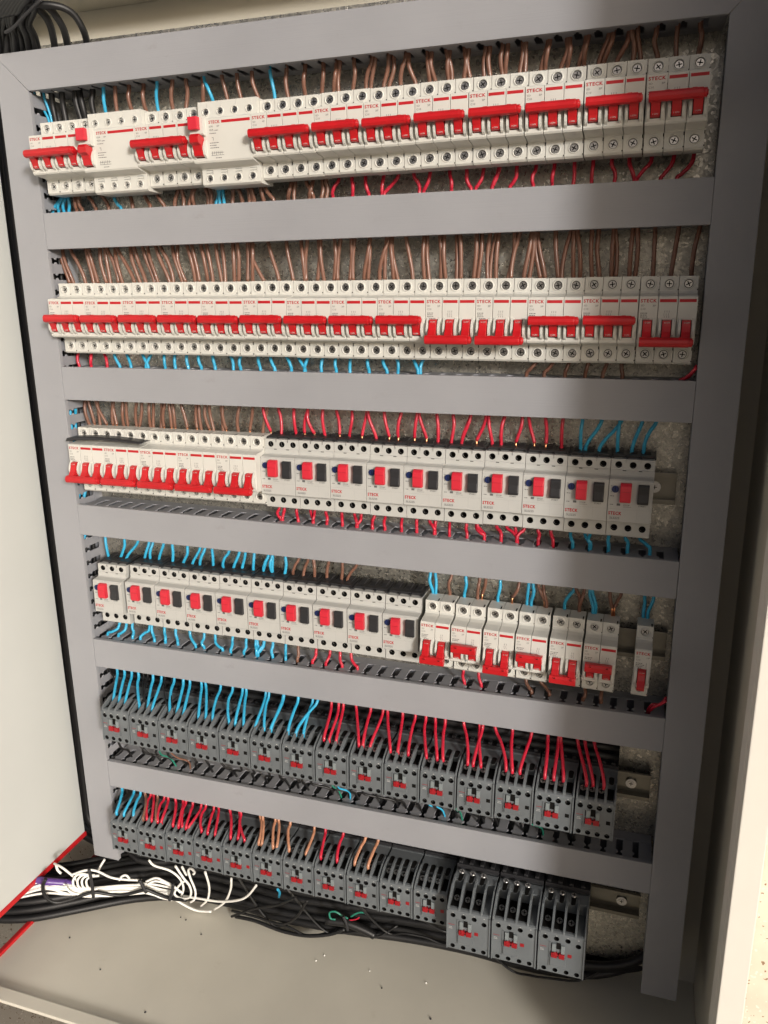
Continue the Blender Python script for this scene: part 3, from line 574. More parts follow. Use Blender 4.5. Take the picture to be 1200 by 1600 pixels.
W = {
 'A': 'u,-12.1,25,138,1.9,28,109.2 u,1.9,25,138,5.9,28,109.2 k,11.1,25,138,11.2,28,109.3 k,26.4,25,138,25.4,28,109.4 k,45.2,25,138,47.4,28,109.6 k,51.2,25,138,54.1,28,109.7 k,68.5,25,138,67,28,109.8 u,86.1,25,138,83.4,28,110 b,101.6,25,138,98.7,28,110.1 b,119.4,25,138,119.1,28,110.3 b,137.9,25,138,137.2,28,110.5 u,157.6,25,138,152.9,28,110.7 b,177.6,25,138,173.1,28,110.9 b,194,25,138,189.8,28,111 b,216.4,25,138,211.7,28,111.2 u,217.8,25,138,226,28,111.4 b,239,25,138,243.4,28,111.6 b,257.4,25,138,260.6,28,111.7 b,276.8,25,138,281.5,28,111.9 u,297.3,25,138,300.3,28,112.1 b,316.2,25,138,316.6,28,112.3 b,338.5,25,138,336.2,28,112.5 b,359.3,25,138,355.5,28,112.7 b,373.8,25,138,369.4,28,112.8 b,377.8,25,138,374.8,28,112.9 b,394,25,138,391.2,28,113 b,413.5,25,138,405.5,28,113.2 b,417,25,138,410.7,28,113.2 b,431.8,25,138,425,28,113.4 b,436.4,25,138,431.3,28,113.4 b,450.1,25,138,443.6,28,113.5 b,453.1,25,138,459.6,28,113.7 b,473.3,25,138,474.8,28,113.8 b,477.7,25,138,480.4,28,113.9 b,495.8,25,138,494.3,28,114 b,493.2,25,138,497.8,28,114.1 b,511.3,25,138,510.4,28,114.2 b,515,25,138,516.3,28,114.3 b,532.2,25,138,530.6,28,114.4 b,536.5,25,138,536.9,28,114.5 b,549.6,25,138,549.2,28,114.6 b,554.7,25,138,552.1,28,114.6 b,569.1,25,138,566.5,28,114.7 b,572.1,25,138,571.8,28,114.8 b,593.3,25,138,587.1,28,115 b,595.1,25,138,591.2,28,115 b,611.7,25,138,606.5,28,115.1 b,613.9,25,138,612.5,28,115.2 b,629.2,25,138,623,28,115.3 b,631.4,25,138,628.1,28,115.4 b,650.2,25,138,641.9,28,115.5 b,654,25,138,646.6,28,115.5 b,668.4,25,138,658.7,28,115.7 b,671.4,25,138,673.5,28,115.8 b,676.2,25,138,680.2,28,115.9 b,692.9,25,138,695.6,28,116 b,711.3,25,138,711.7,28,116.2 b,730.9,25,138,731.5,28,116.4',
 'B': 'u,7.2,28,25,-7.4,28,7.8 u,10.4,28,25,0.6,28,7.8 u,13.5,28,25,9.2,28,7.8 u,17.3,28,25,15.5,28,7.8 b,28.3,28,25,27.5,28,7.8 b,34.5,28,25,35.3,28,7.8 b,46.9,28,25,55.5,28,7.8 b,66.9,28,25,73.9,28,7.8 u,85.1,28,25,92.1,28,7.8 b,104.6,28,25,108.6,28,7.8 b,123.8,28,25,132.3,28,7.8 b,142.9,28,25,151.3,28,7.8 b,171.7,28,25,165.8,28,7.8 b,177.4,28,25,177.2,28,7.8 b,191.5,28,25,184.4,28,7.8 b,194.3,28,25,191.5,28,7.8 b,208.3,28,25,209.7,28,7.8 b,213.9,28,25,213.9,28,7.8 u,223.6,28,25,220.1,28,7.8 u,227.7,28,25,225.3,28,7.8 u,230.4,28,25,231.1,28,7.8 b,242.8,28,25,241.6,28,7.8 b,249.5,28,25,253.8,28,7.8 b,261.7,28,25,263.3,28,7.9 b,264.9,28,25,267.9,28,7.9 b,267.1,28,25,269.2,28,7.9 b,279.1,28,25,280.8,28,7.9 b,284.4,28,25,294,28,7.9 b,315.8,28,25,311.1,28,7.9 b,320.2,28,25,318.9,28,7.9 b,341.5,28,25,337.5,28,7.9 b,334.6,28,25,342.1,28,7.9 b,352.4,28,25,351.8,28,7.9 b,357.2,28,25,357.4,28,7.9 r,371.8,28,25,365,28,7.9 r,388.4,28,25,388,28,7.9 r,403.8,28,25,407.2,28,7.9 r,423.2,28,25,421.8,28,7.9 r,439.9,28,25,424.2,28,7.9 r,457.7,28,25,463.5,28,7.9 r,475.2,28,25,468.2,28,7.9 r,496.5,28,25,498.3,28,7.9 r,515.1,28,25,519.9,28,7.9 r,531.9,28,25,524.4,28,7.9 r,547.4,28,25,541.2,28,7.9 r,548.6,28,25,541.7,28,7.9 r,566.6,28,25,559.9,28,8 r,585.5,28,25,583.8,28,8 r,604.2,28,25,602.6,28,8 r,623.8,28,25,623.5,28,8 r,641.9,28,25,641.3,28,8 r,659.8,28,25,663.1,28,8 r,676.3,28,25,681.9,28,8 r,695.9,28,25,684.1,28,8 r,716.3,28,25,705.8,28,8 r,734.2,28,25,720.8,28,8',
 'C': 'b,-4.8,28,-36,6,28,-78.7 b,-0.2,28,-36,11.9,28,-78.7 b,13.6,28,-36,29.2,28,-78.8 b,34.2,28,-36,42,28,-78.9 b,38,28,-36,47.7,28,-79 b,55.6,28,-36,61.2,28,-79.1 b,61.8,28,-36,66.5,28,-79.1 b,65.5,28,-36,78,28,-79.2 b,76.3,28,-36,84.2,28,-79.2 b,80.3,28,-36,101.1,28,-79.4 b,98.6,28,-36,109.1,28,-79.4 b,103.8,28,-36,117.3,28,-79.5 b,116.7,28,-36,129.3,28,-79.6 b,123.3,28,-36,135.3,28,-79.6 b,136.7,28,-36,151.7,28,-79.7 b,142.6,28,-36,155.3,28,-79.8 b,157.3,28,-36,168,28,-79.9 b,164.6,28,-36,172.4,28,-79.9 b,179.1,28,-36,185.5,28,-80 b,184.9,28,-36,191.3,28,-80 b,197.8,28,-36,202.8,28,-80.1 b,204.9,28,-36,210,28,-80.2 b,217.6,28,-36,221.3,28,-80.2 b,224.6,28,-36,226.4,28,-80.3 b,238.5,28,-36,238.3,28,-80.4 b,245.5,28,-36,243.9,28,-80.4 b,257.8,28,-36,255.6,28,-80.5 b,265.5,28,-36,262,28,-80.5 b,261.9,28,-36,276.5,28,-80.7 b,283.7,28,-36,295.6,28,-80.8 b,306.4,28,-36,313.6,28,-80.9 b,324.8,28,-36,328.2,28,-81 b,333.5,28,-36,329.8,28,-81 b,347,28,-36,344,28,-81.1 b,349.5,28,-36,351.9,28,-81.2 b,366.2,28,-36,363.6,28,-81.3 b,372.6,28,-36,368.2,28,-81.3 b,385.9,28,-36,382.8,28,-81.4 b,389.5,28,-36,386.6,28,-81.5 b,408.1,28,-36,399.3,28,-81.6 b,406.9,28,-36,404.4,28,-81.6 b,429.8,28,-36,418.1,28,-81.7 b,427.3,28,-36,424.3,28,-81.7 b,431,28,-36,434.2,28,-81.8 b,432.9,28,-36,439.2,28,-81.8 b,449.2,28,-36,456.3,28,-82 b,469.5,28,-36,469.6,28,-82.1 b,472.3,28,-36,474.8,28,-82.1 b,487.1,28,-36,487.5,28,-82.2 b,491.8,28,-36,493.4,28,-82.2 b,504.6,28,-36,505.2,28,-82.3 b,509.2,28,-36,509.9,28,-82.4 b,526.4,28,-36,523.8,28,-82.5 b,531.6,28,-36,528,28,-82.5 b,540.3,28,-36,538.9,28,-82.6 b,546.5,28,-36,541.5,28,-82.6 b,549.5,28,-36,547.7,28,-82.6 b,566.1,28,-36,560.2,28,-82.7 b,571,28,-36,563.9,28,-82.8 b,583.8,28,-36,577,28,-82.9 b,585.5,28,-36,582.4,28,-82.9 b,587.9,28,-36,594.5,28,-83 b,589.8,28,-36,599.4,28,-83 b,608.1,28,-36,612.6,28,-83.1 b,623.3,28,-36,616.2,28,-83.1 b,626.8,28,-36,628,28,-83.2 b,629.9,28,-36,634.6,28,-83.3 b,644.2,28,-36,646.8,28,-83.4 b,650.6,28,-36,654.3,28,-83.4 b,665.4,28,-36,665.8,28,-83.5 b,667,28,-36,669.9,28,-83.5 b,683.8,28,-36,683.2,28,-83.6 b,688.2,28,-36,688.6,28,-83.7 b,704.8,28,-36,705.7,28,-83.8 b,726.5,28,-36,722.7,28,-83.9 b,745.8,28,-36,741.8,28,-84.1',
 'D': 'r,7.9,28,-160.9,9.3,25,-180 r,28.2,28,-160.9,27.4,25,-180 r,45.4,28,-160.9,51.7,25,-180 u,63,28,-160.9,70,25,-180 u,78.9,28,-161,86.8,25,-180 u,116.5,28,-161,108.8,25,-180 u,102.5,28,-161,111.9,25,-180 u,134.9,28,-161,136.5,25,-180 u,150.1,28,-161,150.3,25,-180 u,168.2,28,-161.1,169,25,-180 u,184.6,28,-161.1,187.8,25,-180 u,203.7,28,-161.1,206.3,25,-180 u,227,28,-161.1,231.7,25,-180 u,242.8,28,-161.1,241.1,25,-180 u,264.1,28,-161.2,267.3,25,-180 u,280.9,28,-161.2,287,25,-180 u,299,28,-161.2,307.7,25,-180 u,330.9,28,-161.2,324.9,25,-180 u,314.1,28,-161.2,325.5,25,-180 u,349.2,28,-161.3,346.5,25,-180 u,365.1,28,-161.3,365.2,25,-180 u,381.7,28,-161.3,381.5,25,-180 u,403.5,28,-161.3,404.9,25,-180 u,422.1,28,-161.3,426.7,25,-180 u,436.1,28,-161.3,439.4,25,-180 u,456.1,28,-161.4,463.1,25,-180 u,470.9,28,-161.4,465.6,25,-180 b,595.2,28,-161.5,583.8,25,-180 b,612.5,28,-161.5,602.5,25,-180 b,629.5,28,-161.6,624.6,25,-180 b,648.8,28,-161.6,645.2,25,-180 b,667.8,28,-161.6,663.1,25,-180 b,682.5,28,-161.6,683.1,25,-180',
 'E': 'b,7.9,30,-224.7,11,30,-257 b,12.7,30,-224.7,18,30,-257 b,26.9,30,-224.7,26.9,30,-257 b,24.7,30,-224.7,38,30,-257 b,50.6,30,-224.8,47.4,30,-257 b,48.8,30,-224.8,53.6,30,-257 b,66.7,30,-224.8,64.5,30,-257 b,71.9,30,-224.8,70.4,30,-257 b,87.5,30,-224.8,83,30,-257 b,93.5,30,-224.8,88.2,30,-257 b,106.2,30,-224.9,103.8,30,-257 b,110.7,30,-224.9,107.7,30,-257 b,123.5,30,-224.9,119.4,30,-257 b,129.4,30,-224.9,124.5,30,-257 b,134.5,30,-224.9,135.3,30,-257 b,139.5,30,-224.9,140.6,30,-257 b,152.1,30,-224.9,158.6,30,-257 b,173.9,30,-225,172.6,30,-257 b,177.3,30,-225,178.7,30,-257 b,186.8,30,-225,190,30,-257 b,192.5,30,-225,196.3,30,-257 b,209,30,-225,208.6,30,-257 b,211.5,30,-225.1,213.4,30,-257 b,234.2,30,-225.1,230.4,30,-257 b,252.7,30,-225.1,246,30,-257 b,271.8,30,-225.2,264,30,-257 r,266.5,30,-225.2,274.3,30,-257 r,285.5,30,-225.2,289.2,30,-257 r,306.8,30,-225.2,308.1,30,-257 r,325.9,30,-225.3,319.6,30,-257 r,325.3,30,-225.3,332.5,30,-257 r,344.9,30,-225.3,345.9,30,-257 r,361.7,30,-225.3,364.6,30,-257 r,380.8,30,-225.4,376.7,30,-257 r,399.7,30,-225.4,393.5,30,-257 r,400.9,30,-225.4,411.1,30,-257 r,420.8,30,-225.4,426.6,30,-257 r,441.6,30,-225.5,437.7,30,-257 r,461,30,-225.5,457.3,30,-257 r,463.4,30,-225.5,471.8,30,-257 r,483.6,30,-225.6,485.5,30,-257 r,502.4,30,-225.6,501.2,30,-257 r,523,30,-225.6,513.2,30,-257 r,523.3,30,-225.6,513.4,30,-257 r,540.7,30,-225.7,529.9,30,-257 r,543.2,30,-225.7,547.8,30,-257 r,560.7,30,-225.7,557.8,30,-257 r,580.4,30,-225.7,574.1,30,-257 r,587.8,30,-225.7,594.6,30,-257 r,605.9,30,-225.8,607.2,30,-257 r,624.6,30,-225.8,624.1,30,-257 u,645.1,30,-225.8,644.4,30,-257 u,665.3,30,-225.9,649.6,30,-257 u,685.5,30,-225.9,664.4,30,-257 u,683.7,30,-225.9,682.9,30,-257 u,706.3,30,-226,697.8,30,-257 u,720.3,30,-226,709.6,30,-257',
 'F': 'r,282.3,26,-351.1,287.3,20,-363 r,290,26,-351.2,290,20,-363 r,305.7,26,-351.3,310.6,20,-363 r,330.7,26,-351.5,330.3,20,-363 r,324.7,26,-351.4,330.9,20,-363 r,346.2,26,-351.6,348.8,20,-363 r,366.6,26,-351.7,369.4,20,-363 r,391.5,26,-351.9,387.7,20,-363 r,383.2,26,-351.8,388.5,20,-363 r,407.7,26,-352,407.8,20,-363 r,421.3,26,-352.1,423.6,20,-363 r,442.8,26,-352.2,444.3,20,-363 r,461.3,26,-352.4,462.5,20,-363 r,483.7,26,-352.5,484.1,20,-363 r,477.3,26,-352.5,484.6,20,-363 r,500.5,26,-352.7,502.3,20,-363 r,521.2,26,-352.8,523.1,20,-363 r,533.9,26,-352.9,543.1,20,-363 r,532.4,26,-352.9,543.2,20,-363 r,556,26,-353.1,562.5,20,-363 r,567.6,26,-353.1,579.8,20,-363 r,587.2,26,-353.3,580.3,20,-363 r,577.3,26,-353.2,580.8,20,-363 r,603,26,-353.4,604.2,20,-363 r,617.2,26,-353.5,620.7,20,-363 u,638.8,26,-353.6,642.3,20,-363 u,659.9,26,-353.8,660.6,20,-363 u,654.6,26,-353.8,661.5,20,-363 u,679.8,26,-353.9,680.6,20,-363 u,697.4,26,-354.1,700.5,20,-363 u,712.6,26,-354.2,723.6,20,-363',
 'G': 'u,16.5,30,-411.4,18.1,30,-440 u,46.3,30,-411.8,37.2,30,-440 u,67.9,30,-412.1,46.9,30,-440 u,85.2,30,-412.4,75.8,30,-440 u,90.6,30,-412.4,85.2,30,-440 u,108.9,30,-412.7,97.7,30,-440 u,122.2,30,-412.9,119.7,30,-440 u,145.7,30,-413.2,135,30,-440 u,163.4,30,-413.5,149.7,30,-440 u,171.5,30,-413.6,162,30,-440 u,182.3,30,-413.7,180.8,30,-440 u,207.3,30,-414.1,196.4,30,-440 u,221.2,30,-414.3,211,30,-440 u,230.4,30,-414.4,223,30,-440 u,242.9,30,-414.6,240,30,-440 u,262.6,30,-414.8,253.5,30,-440 u,262.7,30,-414.8,254.3,30,-440 u,268.7,30,-414.9,267.4,30,-440 u,268.6,30,-414.9,267.7,30,-440 u,286.5,30,-415.2,284.8,30,-440 b,305.3,30,-415.4,296.2,30,-440 b,317.7,30,-415.6,310.5,30,-440 b,324.7,30,-415.7,325.5,30,-440 b,345.5,30,-416,342.3,30,-440 b,363.7,30,-416.2,361.8,30,-440 b,382.9,30,-416.5,369.8,30,-440 u,477.3,30,-417.8,480.1,30,-440 u,482.6,30,-417.9,483.9,30,-440 b,503.3,30,-418.2,500.9,30,-440 u,520.6,30,-418.4,518.8,30,-440 b,536.7,30,-418.7,535,30,-440 b,544.5,30,-418.8,540.4,30,-440 u,561.2,30,-419,559.1,30,-440 b,583.4,30,-419.3,576.2,30,-440 u,594.5,30,-419.5,593.2,30,-440 u,599.4,30,-419.5,598.3,30,-440 b,605.3,30,-419.6,613,30,-440 b,610.9,30,-419.7,615.6,30,-440 u,646.2,30,-420.2,636.1,30,-440 b,648.2,30,-420.2,652.2,30,-440 b,656.8,30,-420.3,652.9,30,-440 u,663,30,-420.4,667.8,30,-440 u,666,30,-420.5,671,30,-440 b,685,30,-420.7,688.6,30,-440 b,697.1,30,-420.9,691.1,30,-440 u,722.2,30,-421.2,722.3,30,-440 u,731.6,30,-421.4,727.1,30,-440',
 'H': 'u,24.8,26,-540.5,9.8,20,-552 u,38.3,26,-540.5,27.8,20,-552 u,48.1,26,-540.5,51.1,20,-552 u,75.2,26,-540.4,63.4,20,-552 u,80.5,26,-540.4,86.8,20,-552 u,99.9,26,-540.4,104.1,20,-552 u,118.6,26,-540.3,124.1,20,-552 u,139.9,26,-540.3,150.9,20,-552 u,162.3,26,-540.2,164.9,20,-552 u,178.9,26,-540.2,192.4,20,-552 u,203.6,26,-540.1,204.7,20,-552 u,225.2,26,-540.1,223.6,20,-552 u,240,26,-540.1,242.8,20,-552 u,241,26,-540.1,243.3,20,-552 u,250.6,26,-540,244.4,20,-552 u,250.3,26,-540,245.1,20,-552 u,264,26,-540,265.7,20,-552 u,282.3,26,-540,285.3,20,-552 b,300.7,26,-539.9,301.5,20,-552 r,325.5,26,-539.9,322.5,20,-552 r,344.4,26,-539.8,341.4,20,-552 r,359.4,26,-539.8,363.8,20,-552 r,375,26,-539.8,384.7,20,-552 r,519.8,26,-539.5,522.7,20,-552 r,539.2,26,-539.4,543.4,20,-552 b,595.9,26,-539.3,603.9,20,-552 b,613.1,26,-539.3,624.8,20,-552 b,664.7,26,-539.1,663.3,20,-552 b,683.7,26,-539.1,683.5,20,-552',
 'I': 'u,24.8,14,-603.8,43.6,-26,-629 u,37.4,14,-603.8,53.2,-26,-629 k,11.7,14,-603.8,53.8,-26,-629 u,49.4,14,-603.7,63.4,-26,-629 u,60.7,14,-603.7,86.4,-26,-629 k,68.1,14,-603.7,94.7,-26,-629 k,74.6,14,-603.7,97,-26,-629 u,84.3,14,-603.7,99,-26,-629 u,97.4,14,-603.6,106.3,-26,-629 k,102.6,14,-603.6,132.7,-26,-629 u,116.2,14,-603.6,133.6,-26,-629 k,111.3,14,-603.6,140.5,-26,-629 u,131.9,14,-603.5,143.3,-26,-629 u,141.8,14,-603.5,154.3,-26,-629 u,160.2,14,-603.5,177.1,-26,-629 u,166.3,14,-603.5,187.6,-26,-629 u,189.4,14,-603.4,197.9,-26,-629 u,207.3,14,-603.4,221.8,-26,-629 u,222.2,14,-603.3,231.1,-26,-629 u,227.6,14,-603.3,242.9,-26,-629 u,255.8,14,-603.3,259.8,-26,-629 u,261.6,14,-603.3,272.2,-26,-629 u,282.7,14,-603.2,281.7,-26,-629 u,281.8,14,-603.2,281.9,-26,-629 u,303.9,14,-603.2,305.5,-26,-629 u,330.8,14,-603.1,316.8,-26,-629 u,323.2,14,-603.1,326.8,-26,-629 r,349.8,14,-603.1,355.1,-26,-629 r,360.6,14,-603,362.4,-26,-629 r,366.1,14,-603,371.4,-26,-629 r,383.5,14,-603,401,-26,-629 r,403.1,14,-602.9,406.4,-26,-629 r,419.6,14,-602.9,416.3,-26,-629 r,425.4,14,-602.9,442,-26,-629 r,445.7,14,-602.8,451.8,-26,-629 r,462.5,14,-602.8,465.1,-26,-629 r,475.8,14,-602.8,487.3,-26,-629 r,488.1,14,-602.8,500.8,-26,-629 r,501.3,14,-602.7,507.9,-26,-629 r,524.7,14,-602.7,538,-26,-629 r,547.8,14,-602.6,544.8,-26,-629 r,543.5,14,-602.6,553.7,-26,-629 r,563.4,14,-602.6,583.2,-26,-629 r,583.5,14,-602.5,590.7,-26,-629 r,606.5,14,-602.5,599.6,-26,-629 r,625.8,14,-602.4,628.2,-26,-629 r,638.6,14,-602.4,638.3,-26,-629 r,641,14,-602.4,649.2,-26,-629 r,660.3,14,-602.4,675,-26,-629 r,668.4,14,-602.3,681.7,-26,-629 r,679.3,14,-602.3,693.9,-26,-629',
 'J': 'u,13.8,8,-793.3,27.3,-24,-807 u,34.8,8,-793.2,39.9,-24,-807 u,46.8,8,-793.1,54.9,-24,-807 b,54.8,8,-793.1,71.6,-24,-807 r,62.4,8,-793,77.2,-24,-807 r,67.1,8,-793,85.6,-24,-807 b,75.7,8,-792.9,91.9,-24,-807 r,86.4,8,-792.9,95.4,-24,-807 r,93.5,8,-792.8,101.3,-24,-807 r,105.9,8,-792.8,120.3,-24,-807 r,116.5,8,-792.7,129.2,-24,-807 r,121.7,8,-792.7,135,-24,-807 r,133.9,8,-792.6,141.2,-24,-807 r,147.8,8,-792.5,145.2,-24,-807 r,154.6,8,-792.5,165.4,-24,-807 r,168.3,8,-792.4,175.5,-24,-807 r,174.1,8,-792.4,187.1,-24,-807 r,193.7,8,-792.3,210.8,-24,-807 r,207.1,8,-792.2,221.6,-24,-807 r,210.5,8,-792.2,231.6,-24,-807 o,239.1,8,-792,252.8,-24,-807 o,245,8,-792,257.7,-24,-807 o,262.6,8,-791.9,274.2,-24,-807 o,267.8,8,-791.8,279.9,-24,-807 o,285.7,8,-791.7,297.6,-24,-807 o,321.4,8,-791.5,322.7,-24,-807 r,338.2,8,-791.4,343.8,-24,-807 r,363.7,8,-791.3,366.9,-24,-807 o,395.1,8,-791.1,390.9,-24,-807 o,412.6,8,-791,409.4,-24,-807',
}
